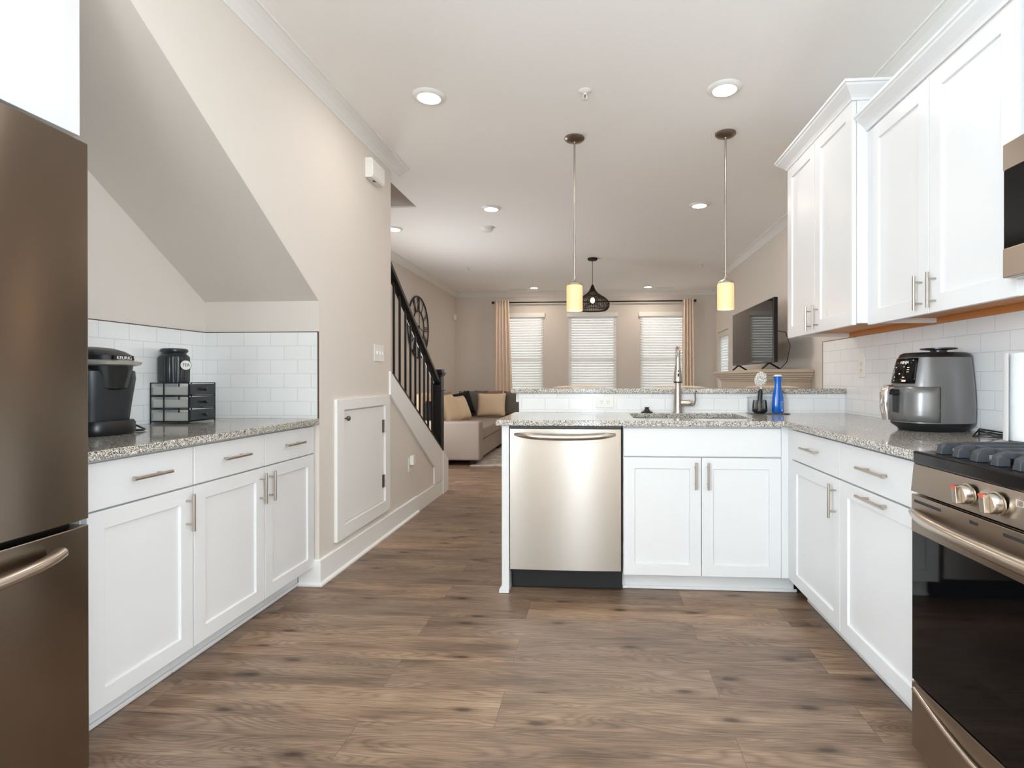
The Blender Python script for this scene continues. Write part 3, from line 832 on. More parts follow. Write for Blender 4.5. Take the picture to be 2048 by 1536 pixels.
# ------------------------------------------------------------------ refrigerator
t = thing('refrigerator', 'tall stainless steel bottom-freezer refrigerator at the left edge', 'refrigerator', (-1.78, .94, 0))
MB().box(-2.15, -1.47, .475, 1.392, .03, 1.765).build('body', 'slot_dark', t)


def curved_door(z0, z1):
    P = []
    for i in range(17):
        f = i / 16; y = .472 + f * .923; P.append((-1.415 + .016 * (1 - (2 * f - 1) ** 2), y))
    P += [(-1.4695, 1.395), (-1.4695, .472)]
    return MB().prism(P, 'z', z0, z1)


fd = curved_door(.742, 1.788).build('door', 'steel_fridge', t, smooth=True, bevel=.003)
fz = curved_door(.045, .726).build('freezer_drawer', 'steel_fridge', t, smooth=True, bevel=.003)
b = MB(); P = []; R = []
for i in range(25):
    f = i / 24; y = .575 + f * .715; e = abs(2 * f - 1); P.append((-1.385 + .036 * (1 - e ** 5), y, .680 - .018 * (1 - e ** 2))); R.append(.0155)
b.tube(P, R, 14); b.build('handle', 'steel_plain', fz, smooth=True)
b = MB(); b.tube([(-1.40, .53, .80), (-1.345, .53, .84), (-1.345, .53, 1.52), (-1.40, .53, 1.56)], .0145, 12); b.build('handle', 'steel_plain', fd, smooth=True)

# ------------------------------------------------------------------ gas range
t = thing('gas_range', 'stainless gas range with black cooktop, knobs and oven glass', 'range', (1.24, 1.25, 0))
RY0, RY1, RX = .873, 1.635, .931
MB().box(RX + .045, 1.545, RY0 + .002, RY1 - .002, .04, .880).build('body', 'black_matte', t)
MB().cells([RX + .003, 1.10, 1.5505], [RY0, RY1], lambda i, j: True, .881, .919).build('cooktop', 'enamel_black', t, bevel=.006, seg=3)
MB().prism([(RX - .002, .800), (RX + .044, .800), (RX + .044, .8805), (RX + .006, .8805)], 'y', RY0, RY1).build('control_panel', 'steel_dark', t, bevel=.0015)
b = MB(); b.box(RX + .012, RX + .044, RY0, RY1, .6815, .792); b.box(RX, RX + .0115, RY0, RY1, .6815, .7915)
od = b.build('oven_door', 'steel_dark', t, bevel=.002)
MB().box(RX + .002, RX + .044, RY0 + .001, RY1 - .001, .246, .681).build('oven_glass', 'black_glass', od)
for y0, y1 in ((1.50, 1.62), (1.36, 1.39), (1.18, 1.28), (1.02, 1.05), (.90, 1.0)): MB().box(RX - .0006, RX + .001, y0, y1, .770, .778).build('vent_slot', 'slot_dark', od)
b = MB(); P = []; R = []
for i in range(29):
    f = i / 28; y = RY0 + .012 + f * (RY1 - RY0 - .024); e = abs(2 * f - 1); P.append((RX - .006 - .040 * (1 - e ** 3), y, .742 - .004 * (1 - e ** 2))); R.append(.017 * (1 - .5 * e ** 8))
b.tube(P, R, 14); b.build('handle', 'steel_plain', od, smooth=True)
dr = MB().box(RX + .001, RX + .044, RY0, RY1, .048, .240).build('storage_drawer', 'steel_dark', t, bevel=.002)
b = MB(); P = []
for i in range(29):
    f = i / 28; y = RY0 + .015 + f * (RY1 - RY0 - .03); e = abs(2 * f - 1); P.append((RX - .010 * (1 - e ** 2), y, .222 - .045 * (1 - e ** 2)))
b.tube(P, .008, 10); b.build('pull_lip', 'steel_plain', dr, smooth=True)
MB().box(RX + .05, RX + .08, RY0 + .02, RY1 - .02, .002, .039).build('foot_rail', 'black_matte', t)
for ky in (1.392, 1.296, 1.155, 1.06):
    MK = Matrix.Translation((RX - .0005, ky, .842)) @ Matrix.Rotation(-pi / 2 - .08, 4, 'Y')
    k = MB().lathe([(.0275, 0), (.0275, .003), (.0245, .004), (.0235, .020), (.0215, .023), (0, .023)], seg=28, cap=False, M=MK).build('knob', 'steel_plain', t, smooth=True)
    MB().box(-.0205, .0235, -.0085, .0085, .0225, .037, MK).build('grip', 'steel_plain', k, bevel=.002)
    MB().box(.0165, .0238, -.0082, .0082, .0305, .0375, MK).build('red_mark', 'red_mark', k)
b = MB(); b.box(RX + .0015, RX + .0022, 1.225, 1.245, .848, .8485); b.box(RX + .0015, RX + .0022, 1.225, 1.245, .862, .8625); b.box(RX + .0015, RX + .0022, 1.225, 1.2255, .848, .8625); b.box(RX + .0015, RX + .0022, 1.2445, 1.245, .848, .8625); b.build('panel_mark', 'trim_white', t)


def grate(y0, y1):
    b = MB(); n = max(3, round((y1 - y0) / .066))
    for i in range(n):
        y = y0 + (y1 - y0) * (i + .5) / n
        b.prism([(.962, .9195), (.975, .9195), (.990, .936), (1.45, .938), (1.47, .9195), (1.49, .9195), (1.475, .953), (.985, .953), (.968, .945)], 'y', y - .008, y + .008)
        b.prism([(.960, .9195), (.992, .9195), (.992, .938), (.972, .948), (.962, .940)], 'y', y - .019, y - .0085)
    for x in (1.02, 1.22, 1.42): b.box(x - .008, x + .008, y0 + .012, y1 - .012, .938, .952)
    return b.build('grate', 'cast_iron', t, bevel=.002)


grate(.90, 1.25); grate(1.255, 1.60)
for by, bx in ((1.08, 1.10), (1.08, 1.36), (1.43, 1.10), (1.43, 1.36)):
    MB().lathe([(.05, 0), (.05, .008), (.038, .010), (.038, .016), (.0, .017)], (bx, by, .9192), 24, cap=False).build('burner', 'black_matte', t, smooth=True)

# ------------------------------------------------------------------ things on the right counter
t = thing('air_fryer', 'grey air fryer with black control panel and chrome handle on the right counter', 'air fryer', (1.405, 2.325, ZCT), rotz=radians(186))
L = [(.036, .148, .122, 0, 2.5), (.09, .150, .124, .0, 2.5), (.18, .145, .119, -.002, 2.5), (.26, .134, .110, -.006, 2.5), (.303, .126, .104, -.010, 2.5)]
MB().loft([(.0005, .118, .098, 0, 2.4), (.010, .124, .103, 0, 2.4), (.026, .145, .119, 0, 2.5), (.0355, .1475, .1215, 0, 2.5)], 56).build('base', 'black_plastic', t, world=False, smooth=True)
MB().loft(L, 56).build('body', 'fryer_grey', t, world=False, smooth=True)
MB().loft([(.3035, .127, .105, -.010, 2.5), (.318, .122, .100, -.012, 2.5), (.324, .110, .090, -.012, 2.4)], 56).build('lid', 'black_plastic', t, world=False, smooth=True)
MB().lathe([(.03, .0), (.03, .010), (.066, .014), (.066, .019), (.0, .021)], (-.03, 0, .3242), 32, cap=False).build('vent_cap', 'black_plastic', t, world=False, smooth=True)


def lofted(z):
    for A, B in zip(L, L[1:]):
        if A[0] <= z <= B[0]:
            f = (z - A[0]) / (B[0] - A[0]); return tuple(a + (b_ - a) * f for a, b_ in zip(A, B))
    return L[-1] if z > L[-1][0] else L[0]


def patch(z0, z1, half, off, n=5):
    lv = []
    for i in range(n + 1):
        z = z0 + (z1 - z0) * i / n; q = lofted(z); lv.append((z, q[1] + off, q[2] + off, q[3], q[4]))
    o = MB(); o.loft(lv, 24, cap=False, a0=-radians(half), a1=radians(half)); return o


o = patch(.196, .300, 35, .002).build('control_panel', 'black_glass', t, world=False, smooth=True); md = o.modifiers.new('solid', 'SOLIDIFY'); md.thickness = .003; md.offset = 1
MB_ = patch(.0405, .1835, 70.3, .0004).build('basket_gap', 'black_matte', t, world=False, smooth=True)
bk = patch(.042, .182, 69, .001).build('basket_drawer', 'fryer_grey', t, world=False, smooth=True); md = bk.modifiers.new('solid', 'SOLIDIFY'); md.thickness = .002; md.offset = 1
b = MB(); b.box(.150, .196, -.020, .020, .150, .172); b.box(.151, .158, -.018, .018, .075, .1495); hd = b.build('handle', 'black_plastic', bk, world=False, bevel=.004)
b = MB(); b.tube([(.170, 0, .180), (.192, 0, .178), (.203, 0, .160), (.203, 0, .10), (.196, 0, .045)], [.012, .014, .015, .015, .011], 14, M=Matrix.Diagonal((1, 1.5, 1, 1))); b.build('handle_grip', 'chrome', hd, world=False, smooth=True)
def pan(a, z, off=.0055):
    q = lofted(z); a = radians(a); n = q[4]; k = (abs(cos(a)) ** n + abs(sin(a)) ** n) ** (-1 / n)
    return Vector((q[3] + (q[1] + off) * k * cos(a), (q[2] + off) * k * sin(a), z))
def facing(a, z, off=.0056):
    p = pan(a, z, off); px = pan(a + 1, z, off) - pan(a - 1, z, off); pz = pan(a, z + .002, off) - pan(a, z - .002, off)
    X = px.normalized(); Zn = X.cross(pz).normalized(); Y = Zn.cross(X)
    M = Matrix((X, Y, Zn)).transposed().to_4x4(); M.translation = p
    return M
text('logo', 'NINJA', .017, facing(8, .283), 'white_plastic', o)
b = MB()
for a, z, w, h in ((-20, .262, .010, .003), (-20, .253, .010, .003), (20, .262, .010, .003), (20, .253, .010, .003), (20, .244, .010, .003), (-20, .244, .010, .003), (0, .236, .008, .006), (-14, .222, .006, .004), (12, .222, .012, .004), (-14, .208, .005, .005)):
    b.box(-w / 2, w / 2, -h / 2, h / 2, 0, .0006, facing(a, z))
b.box(-.010, .010, -.004, .004, 0, .0006, facing(14, .207)); b.build('panel_print', 'cream_seat', o, world=False)

t = thing('paper_towel_holder', 'brushed nickel paper towel holder with flared finial behind the range', 'holder', (1.448, 1.845, ZCT))
MB().lathe([(.0, 0), (.075, 0), (.075, .006), (.07, .010), (.0, .010)], (1.448, 1.845, ZCT + .0005), 36, cap=False).build('base', 'nickel', t, smooth=True)
MB().lathe([(.007, .010), (.007, .30), (.010, .302), (.012, .312), (.020, .338), (.021, .345), (.0, .346)], (1.448, 1.845, ZCT + .0007), 24).build('rod', 'nickel', t, smooth=True)
t = tag(MB().lathe([(.018, 0), (.073, 0), (.0735, .145), (.073, .29), (.018, .29)], (1.448, 1.845, ZCT + .0112), 40, cap=False).build('paper_towel_roll', 'white_paper', smooth=True), 'white paper towel roll on the nickel holder behind the range', 'paper towel')
b = MB(); outl = []
for k in range(15):
    f = k / 14; a = radians(62 + 122 * f); q = .0742 + .022 * f ** 1.6; outl.append((1.448 + q * cos(a), 1.845 + q * sin(a)))
b.prism(outl + [(x + .0008, y - .0008) for x, y in outl[::-1]], 'z', ZCT + .0115, ZCT + .300); b.build('loose_sheet', 'white_paper', t)

t = thing('wire_stand', 'small black folding wire stand lying on the counter beside the air fryer', 'stand', (1.44, 2.07, ZCT))
b = MB(); z = ZCT + .004
tri = [(1.385, 2.05), (1.455, 2.09), (1.455, 1.99)]
b.tube([(1.385, 2.05, z), (1.445, 2.02, z), (1.50, 2.06, z), (1.44, 2.10, z)], .003, 8, closed=True); b.tube([(1.385, 2.05, z), (1.415, 2.06, z + .026), (1.44, 2.10, z)], .003, 8); b.tube([(1.445, 2.02, z), (1.415, 2.06, z + .026)], .003, 8); b.tube([(1.415, 2.06, z + .026), (1.50, 2.04, z + .012)], .003, 8)
b.build('frame', 'black_metal', t)
b = MB(); P = [(1.535, 2.24, .9185), (1.540, 2.18, .9185), (1.525, 2.12, .9185), (1.535, 2.04, .9185), (1.54, 1.97, .9185)]
tag(b.tube(P, .0035, 8).build('power_cord', 'black_plastic'), 'black appliance cord lying along the tile behind the air fryer', 'cord')


def outlet(loc, face, label, group, horiz=False, toggles=0, slots=True, wide=.072, high=.117):
    """wall plate; face = outward normal axis: '+x', '-x', '-y'"""
    R = {'-y': Matrix.Identity(4), '+x': Matrix.Rotation(pi / 2, 4, 'Z'), '-x': Matrix.Rotation(-pi / 2, 4, 'Z')}[face]
    M = Matrix.Translation(loc) @ R
    o = thing('light_switch' if toggles else 'wall_outlet', label, 'switch' if toggles else 'outlet', loc, group)
    w, h = (high, wide) if horiz else (wide, high)
    MB().box(-w / 2, w / 2, -.006, -.0005, -h / 2, h / 2, M).build('cover_plate', 'white_plastic', o, bevel=.0025)
    if toggles:
        for i in range(toggles):
            x = (i - (toggles - 1) / 2) * .046
            MB().box(x - .005, x + .005, -.016, -.0062, -.012, .012, M @ Matrix.Translation((0, 0, 0)) @ Matrix.Rotation(radians(0), 4, 'X')).build('toggle', 'trim_white', o, bevel=.002)
    else:
        for q in (-.0195, .0195):
            r = MB().lathe([(.0, 0), (.0165, 0), (.0165, .0016), (.0, .0016)], seg=24, cap=False, M=M @ Matrix.Translation((q if horiz else 0, -.0062, 0 if horiz else q)) @ Matrix.Rotation(pi / 2, 4, 'X')).build('socket', 'white_plastic', o)
            b = MB()
            for dx in (-.006, .006): b.box(-.001 + dx, .001 + dx, -.0085, -.0079, .001, .009, M @ Matrix.Translation((q if horiz else 0, 0, 0 if horiz else q)))
            b.lathe([(0, 0), (.0022, 0), (.0022, .0006), (0, .0006)], seg=10, cap=False, M=M @ Matrix.Translation((q if horiz else 0, -.0079, (0 if horiz else q) - .007)) @ Matrix.Rotation(pi / 2, 4, 'X'))
            b.build('slots', 'slot_dark', r)
    return o


outlet((.058, 3.4205, .979), '-y', 'white horizontal duplex outlet in the tile below the raised bar', 'wall outlets', horiz=True)
outlet((1.5505, 3.205, 1.195), '-x', 'white outlet plate on the right tile wall between bar and air fryer', 'wall outlets')
outlet((-2.1605, 2.665, 1.19), '+x', 'white outlet on the niche tile half hidden by the tea canister', 'wall outlets')
outlet((WX, 4.235, .43), '+x', 'white low outlet on the wall below the stair skirt', 'wall outlets')
outlet((WX, 3.62, 1.31), '+x', 'white three-toggle light switch plate above the small storage door', None, toggles=3, wide=.165)
tag(MB().box(WX + .0085, WX + .04, 4.215, 4.262, .43, .505).build('plug_adapter', 'white_plastic', bevel=.004), 'white plug-in adapter sticking out of the low outlet by the stairs', 'adapter')
t = thing('door_chime', 'white boxy door chime high on the left wall under the crown', 'chime', (WX, 3.50, 2.47))
MB().prism([(WX + .0005, 2.46), (WX + .045, 2.46), (WX + .055, 2.475), (WX + .055, 2.575), (WX + .045, 2.59), (WX + .0005, 2.59)], 'y', 3.405, 3.60).build('case', 'white_plastic', t, bevel=.003)
MB().box(WX + .020, WX + .034, 3.47, 3.50, 2.4585, 2.4597).build('speaker_slot', 'slot_dark', t)
tag(MB().box(-2.6395, -2.60, 9.70, 9.80, 2.22, 2.33).build('motion_sensor', 'white_plastic', bevel=.012), 'small white motion sensor in the far left corner', 'sensor')

# ------------------------------------------------------------------ things on the left counter
t = thing('coffee_maker', 'black pod coffee maker with silver handle band beside the refrigerator', 'coffee maker', (-1.960, 1.955, ZCT), rotz=radians(-6))
MB().loft([(.0005, .128, .106, -.012, 3), (.01, .133, .110, -.012, 3), (.045, .133, .110, -.012, 3), (.056, .127, .104, -.012, 3)], 56).build('base', 'black_plastic', t, world=False, smooth=True)
MB().loft([(.0565, .118, .096, -.028, 4), (.12, .122, .102, -.026, 4), (.22, .130, .112, -.022, 4), (.248, .128, .110, -.022, 4), (.258, .118, .100, -.022, 3.5)], 56).build('body', 'charcoal', t, world=False, smooth=True)
MB().loft([(.175, .050, .050, .055, 2.2), (.182, .066, .066, .052, 2.2), (.22, .078, .078, .046, 2.2), (.268, .092, .090, .036, 2.4)], 48).build('brew_head', 'black_plastic', t, world=False, smooth=True)
MB().loft([(.2685, .118, .098, .018, 2.5), (.273, .140, .106, .022, 2.4), (.284, .146, .108, .022, 2.4), (.291, .128, .100, .016, 2.4)], 56).build('handle_band', 'silver_plastic', t, world=False, smooth=True)
ld = MB().loft([(.2915, .122, .096, .014, 2.4), (.308, .122, .094, .010, 2.4), (.326, .104, .082, -.004, 2.3), (.338, .074, .06, -.016, 2.2), (.343, .03, .026, -.02, 2)], 56).build('lid', 'black_plastic', t, world=False, smooth=True)
b = MB(); b.box(.128, .140, -.040, .040, .288, .309); b.build('nameplate', 'black_plastic', ld, world=False, bevel=.003)
text('logo', 'KEURIG', .0175, Matrix.Translation((.1404, 0, .2985)) @ Matrix(((0, 0, 1, 0), (1, 0, 0, 0), (0, 1, 0, 0), (0, 0, 0, 1))), 'white_plastic', ld)
b = MB(); b.tube([(-.06, .118, .05), (-.04, .15, .045), (.0, .175, .02), (.05, .165, .006), (.07, .14, .005), (.05, .125, .005), (.03, .14, .005), (.06, .155, .005)], .0035, 8); b.build('power_cord', 'black_plastic', t, world=False, smooth=True)

t = thing('drawer_organizer', 'black wire-mesh three-drawer organizer under the tea canister', 'organizer', (-1.98, 2.50, ZCT))
ox0, ox1, oy0, oy1, oz0, oz1 = -2.152, -1.958, 2.437, 2.612, ZCT + .010, ZCT + .199
b = MB()
for x in (ox0, -2.085, ox1):
    for y in (oy0, oy1): b.tube([(x, y, oz0 - .0095 if x in (ox0, ox1) else oz0), (x, y, oz1)], .003, 8)
for z in (oz0, oz0 + .060, oz0 + .066, oz0 + .122, oz0 + .128, oz1 - .002):
    for y in (oy0, oy1): b.box(ox0, ox1, y - .003, y + .003, z - .0022, z + .0022)
    b.box(ox0 - .002, ox0 + .002, oy0, oy1, z - .002, z + .002)
for z in (oz0, oz1): b.box(ox0, ox1, oy0, oy1, z - .0008, z + .0008)
b.build('frame', 'black_metal', t)
b = MB()
for k in range(3):
    z = oz0 + .004 + k * .0625; b.box(ox0 + .006, ox1 - .004, oy0 + .006, oy0 + .0075, z, z + .040)
b.build('mesh_sides', 'mesh_fill', t)
for k in range(3):
    z = oz0 + .0045 + k * .0625
    dr = MB().box(ox1 - .003, ox1 + .004, oy0 + .004, oy1 - .004, z, z + .053).build('drawer', 'charcoal', t, bevel=.003)
    MB().lathe([(.004, 0), (.004, .010), (.008, .013), (.009, .019), (.0, .023)], seg=14, M=Matrix.Translation((ox1 + .0042, (oy0 + oy1) / 2, z + .026)) @ Matrix.Rotation(pi / 2, 4, 'Y'), cap=False).build('knob', 'black_plastic', dr, smooth=True)
    MB().box(ox0 + .01, ox1 - .0035, oy0 + .012, oy1 - .012, z, z + .030).build('tray', 'mesh_dark', dr)

t = thing('tea_canister', 'black fluted tea canister with oval TEA tag on the organizer', 'canister', (-2.088, 2.505, oz1 + .001))
cx_, cy_ = -2.088, 2.505; cz_ = oz1 + .0012
def flute(r, z, a):
    return r * (1 - .035 * (.5 + .5 * cos(28 * a))) if .004 < z < .124 else r
MB().lathe([(.062, 0), (.064, .005), (.065, .06), (.065, .12), (.064, .126), (.058, .134), (.052, .138), (.052, .140)], (cx_, cy_, cz_), 168, flute=flute).build('jar', 'glaze', t, smooth=True, angle=60)
MB().lathe([(.050, .1405), (.052, .146), (.057, .150), (.0585, .157), (.056, .164), (.046, .168), (.0, .170)], (cx_, cy_, cz_), 40, cap=False).build('lid', 'glaze', t, smooth=True)
ta = radians(-9)
MT = Matrix.Translation((cx_ + .0672 * cos(ta), cy_ + .0672 * sin(ta), cz_ + .085)) @ Matrix.Rotation(ta, 4, 'Z') @ Matrix(((0, 0, 1, 0), (1, 0, 0, 0), (0, 1, 0, 0), (0, 0, 0, 1)))
tg_ = MB().lathe([(.0, 0), (.032, 0), (.032, .0025), (.0, .0025)], seg=36, cap=False, M=MT @ Matrix.Diagonal((1, .82, 1, 1))).build('tag_rim', 'black_plastic', t)
MB().lathe([(.0, .0026), (.0285, .0026), (.0285, .0036), (.0, .0036)], seg=36, cap=False, M=MT @ Matrix.Diagonal((1, .80, 1, 1))).build('tag_face', 'white_plastic', tg_)
q = text('tag_text', 'TEA', .022, Matrix.Translation(-Vector(ORG[t.name])) @ MT @ Matrix.Translation((0, 0, .004)), 'slot_dark', tg_)

# ------------------------------------------------------------------ ceiling fixtures
def downlight(x, y, label, power, color):
    t = thing('recessed_light', label, 'ceiling light', (x, y, ZC), 'recessed ceiling lights')
    MB().lathe([(.064, -.016), (.072, -.016), (.088, -.010), (.094, -.0015), (.060, -.0015)], (x, y, ZC), 40, cap=False).build('trim_ring', 'trim_white', t, smooth=True)
    MB().lathe([(.0, -.0130), (.0645, -.0130), (.0645, -.0100), (.0, -.0100)], (x, y, ZC), 36, cap=False).build('lens', 'lens_glow', t)
    light('lamp', 'AREA', (x, y, ZC - .020), power, color, (0, 0, 0), .12, parent=t)
    return t


KC = (1, .95, .90)
downlight(-.943, 2.959, 'round recessed light nearest the left kitchen crown moulding', DOWN_POWER, KC)
downlight(.71, 2.987, 'round recessed light above the sink near the right cabinets', DOWN_POWER, KC)
downlight(-.982, 4.943, 'round recessed light near the smoke detector beyond the bar', LIVING_POWER, WARM)
downlight(.955, 4.975, 'round recessed light behind the right bar pendant', LIVING_POWER, WARM)
downlight(-2.15, 5.545, 'recessed light by the stair opening, half hidden by the wall edge', LIVING_POWER, WARM)
downlight(-1.084, 9.29, 'small distant recessed light near the back wall, left of pendants', LIVING_POWER, WARM)
downlight(.908, 9.329, 'small distant recessed light near the back wall, right of the pendants', LIVING_POWER, WARM)


def sprinkler(x, y, label):
    t = thing('fire_sprinkler', label, 'sprinkler', (x, y, ZC), 'ceiling sprinklers')
    MB().lathe([(.036, -.0008), (.036, -.004), (.024, -.010), (.012, -.012)], (x, y, ZC), 28).build('escutcheon', 'trim_white', t, smooth=True)
    b = MB(); b.lathe([(.007, -.0125), (.007, -.022)], (x, y, ZC), 12)
    for s in (-1, 1): b.tube([(x + s * .007, y, ZC - .02), (x + s * .012, y, ZC - .034), (x, y, ZC - .048)], .0022, 6)
    b.build('head', 'white_plastic', t)
    MB().lathe([(.0, -.0485), (.016, -.0485), (.016, -.0505), (.0, -.0505)], (x, y, ZC), 16, cap=False).build('deflector', 'white_plastic', t)
    MB().lathe([(.003, -.0225), (.003, -.045)], (x, y, ZC), 8).build('bulb', 'nickel_dark', t)


sprinkler(-.059, 2.966, 'white fire sprinkler on the kitchen ceiling in front of the pendants')
sprinkler(-1.823, 7.524, 'tiny white fire sprinkler on the living ceiling left of the rattan lamp')
sprinkler(1.485, 7.522, 'tiny white fire sprinkler on the living ceiling near the right crown')
t = thing('smoke_detector', 'white round smoke detector on the ceiling beyond the bar', 'smoke detector', (-1.151, 5.576, ZC))
MB().lathe([(.070, -.0008), (.070, -.014), (.066, -.018)], (-1.151, 5.576, ZC), 36).build('base', 'white_plastic', t, smooth=True)
MB().lathe([(.060, -.0185), (.058, -.034), (.048, -.042), (.0, -.044)], (-1.151, 5.576, ZC), 36, cap=False).build('cover', 'white_plastic', t, smooth=True)
for x, y, lb in ((-1.40, 9.50, 'slim white air vent in the far ceiling near the left curtain'), (1.23, 9.50, 'slim white air vent in the far ceiling near the right curtain')):
    t = thing('air_vent', lb, 'vent', (x, y, ZC), 'far ceiling vents')
    MB().box(x - .16, x + .16, y - .06, y + .06, ZC - .006, ZC - .0008).build('frame', 'trim_white', t, bevel=.002)
    b = MB()
    for k in range(5): b.box(x - .14, x + .14, y - .045 + k * .02, y - .037 + k * .02, ZC - .0075, ZC - .0062)
    b.build('slats', 'white_plastic', t)


def pendant(x, y, label):
    t = thing('pendant_light', label, 'pendant light', (x, y, ZC), 'bar pendant lights')
    MB().lathe([(.066, -.0008), (.066, -.010), (.058, -.018), (.040, -.024), (.012, -.030), (.010, -.036)], (x, y, ZC), 36).build('canopy', 'nickel_dark', t, smooth=True)
    MB().lathe([(.0068, -.036), (.0068, -.960)], (x, y, ZC), 14).build('rod', 'nickel', t, smooth=True)
    MB().lathe([(.009, -.940), (.012, -.955), (.030, -.962), (.050, -.972), (.052, -.982)], (x, y, ZC), 32).build('shade_cap', 'nickel', t, smooth=True)
    MB().lathe([(.046, -.982), (.0525, -.986), (.0535, -1.00), (.0535, -1.152), (.0500, -1.152), (.0500, -1.0), (.044, -.9835)], (x, y, ZC), 36, cap=False).build('shade', 'shade_glass', t, smooth=True)
    MB().lathe([(.010, -.99), (.012, -1.02), (.026, -1.05), (.030, -1.075), (.024, -1.10), (.0, -1.112)], (x, y, ZC), 20, cap=False).build('bulb', 'bulb_glow', t, smooth=True)
    light('lamp', 'POINT', (x, y, ZC - 1.165), PEND_POWER, (1, .66, .36), size=.035, parent=t)


pendant(-.141, 3.54, 'cylinder glass pendant on nickel rod over the left half of the bar')
pendant(.848, 3.54, 'cylinder glass pendant on nickel rod over the right half of the bar')

# rattan pendant
rx, ry = -.043, 7.10
t = thing('rattan_pendant', 'black woven rattan bell pendant hanging in the living room', 'pendant light', (rx, ry, ZC))
MB().lathe([(.065, -.0008), (.065, -.02), (.055, -.03), (.0, -.031)], (rx, ry, ZC), 28, cap=False).build('canopy', 'black_matte', t, smooth=True)
MB().lathe([(.0035, -.03), (.0035, -.36)], (rx, ry, ZC), 8).build('cord', 'black_matte', t)
prof = [(.008, -.355), (.018, -.38), (.030, -.41), (.045, -.44), (.072, -.47), (.115, -.50), (.165, -.53), (.205, -.565), (.224, -.605), (.222, -.645), (.205, -.675), (.180, -.695)]
pp = []
for A, B in zip(prof, prof[1:]):
    for k in range(3):
        f = k / 3; pp.append((A[0] + (B[0] - A[0]) * f, A[1] + (B[1] - A[1]) * f))
pp.append(prof[-1])
o = MB().lathe(pp, (rx, ry, ZC), 44, cap=False).build('shade', 'black_matte', t)
w = o.modifiers.new('weave', 'WIREFRAME'); w.thickness = .0075; w.use_even_offset = False
MB().lathe([(.0, -.52), (.014, -.525), (.03, -.555), (.03, -.58), (.0, -.605)], (rx, ry, ZC), 18, cap=False).build('bulb', 'filament_glow', t, smooth=True)
light('lamp', 'POINT', (rx, ry, ZC - .56), 14, (1, .66, .38), size=.03, parent=t)

# ------------------------------------------------------------------ stair railing
t = thing('stair_railing', 'black stair railing with square newel, handrail and thin balusters', 'railing', (-1.56, 4.6, ZS(4.6)))
b = MB()
XB = -1.56
zr = lambda y: 1.19 + (y - 5.039) * (1.977 - 1.19) / (3.947 - 5.039) - .02
for k, y in enumerate((3.900, 4.019, 4.142, 4.27, 4.388, 4.51, 4.623, 4.745, 4.857, 4.978)):
    MB().box(XB - .0075, XB + .0075, y - .0075, y + .0075, ZS(y) + .004, zr(y) - .025).build('baluster', 'black_metal', t)
sl = lambda f, y0, y1, a, c: [(y0, f(y0) + a), (y1, f(y1) + a), (y1, f(y1) + c), (y0, f(y0) + c)]
MB().prism(sl(ZS, 3.848, 5.13, -.004, .016), 'x', XB - .035, WX + .018).build('shoe_rail', 'black_metal', t)
MB().prism(sl(zr, 3.40, 5.165, -.032, .028), 'x', XB - .030, XB + .030).build('handrail', 'black_metal', t, bevel=.012, seg=3)
nx0, nx1, ny0, ny1 = -1.606, -1.516, 5.135, 5.225
nw = MB().box(nx0, nx1, ny0, ny1, .30, 1.155).build('newel_post', 'black_metal', t, bevel=.004)
b = MB(); b.box(nx0 - .008, nx1 + .008, ny0 - .008, ny1 + .008, 1.1555, 1.175); b.box(nx0 - .018, nx1 + .018, ny0 - .018, ny1 + .018, 1.1755, 1.192)
b.box(nx0 - .004, nx1 + .004, ny0 - .004, ny1 + .004, 1.1925, 1.222); b.build('newel_cap', 'black_metal', nw, bevel=.004)
b = MB(); b.box(nx0 - .012, nx1 + .012, ny0 - .012, ny1 + .012, 1.010, 1.022); b.build('collar', 'black_metal', nw, bevel=.003)

# ------------------------------------------------------------------ wall clock
t = thing('wall_clock', 'large black open-frame wall clock with roman numerals behind the railing', 'clock', (-2.6395, 7.72, 1.889))
MC = Matrix.Translation((-2.622, 7.72, 1.889)) @ Matrix(((0, 0, 1, 0), (1, 0, 0, 0), (0, 1, 0, 0), (0, 0, 0, 1)))      # local x -> +y, local y -> +z, local z -> +x
ring = lambda r, th: MB().tube([(r * cos(a * pi / 32), r * sin(a * pi / 32), 0) for a in range(64)], th, 8, closed=True, M=MC)
ring(.455, .011).build('outer_ring', 'black_metal', t, smooth=True); ring(.245, .009).build('inner_ring', 'black_metal', t, smooth=True)
b = MB()
ROM = ['XII', 'I', 'II', 'III', 'IIII', 'V', 'VI', 'VII', 'VIII', 'IX', 'X', 'XI']
for h, s_ in enumerate(ROM):
    ws = {'I': .028, 'V': .05, 'X': .05}
    tot = sum(ws[c] for c in s_); x = -tot / 2
    Rm = MC @ Matrix.Rotation(-h * pi / 6, 4, 'Z')
    r0, r1 = .252, .446
    for c in s_:
        w_ = ws[c]; m_ = x + w_ / 2
        if c == 'I': b.tube([(m_, r0, 0), (m_, r1, 0)], .0055, 6, M=Rm)
        elif c == 'V':
            b.tube([(m_ - .018, r1, 0), (m_, r0, 0)], .0055, 6, M=Rm); b.tube([(m_ + .018, r1, 0), (m_, r0, 0)], .004, 6, M=Rm)
        else:
            b.tube([(m_ - .018, r1, 0), (m_ + .018, r0, 0)], .0055, 6, M=Rm); b.tube([(m_ + .018, r1, 0), (m_ - .018, r0, 0)], .004, 6, M=Rm)
        x += w_
b.build('numerals', 'black_metal', t)
MB().tube([(0, -.03, .012), (0, .24, .012)], .005, 6, M=MC).build('minute_hand', 'black_metal', t)
MB().tube([(-.02, .005, .012), (.19, -.05, .012)], .006, 6, M=MC).build('hour_hand', 'black_metal', t)
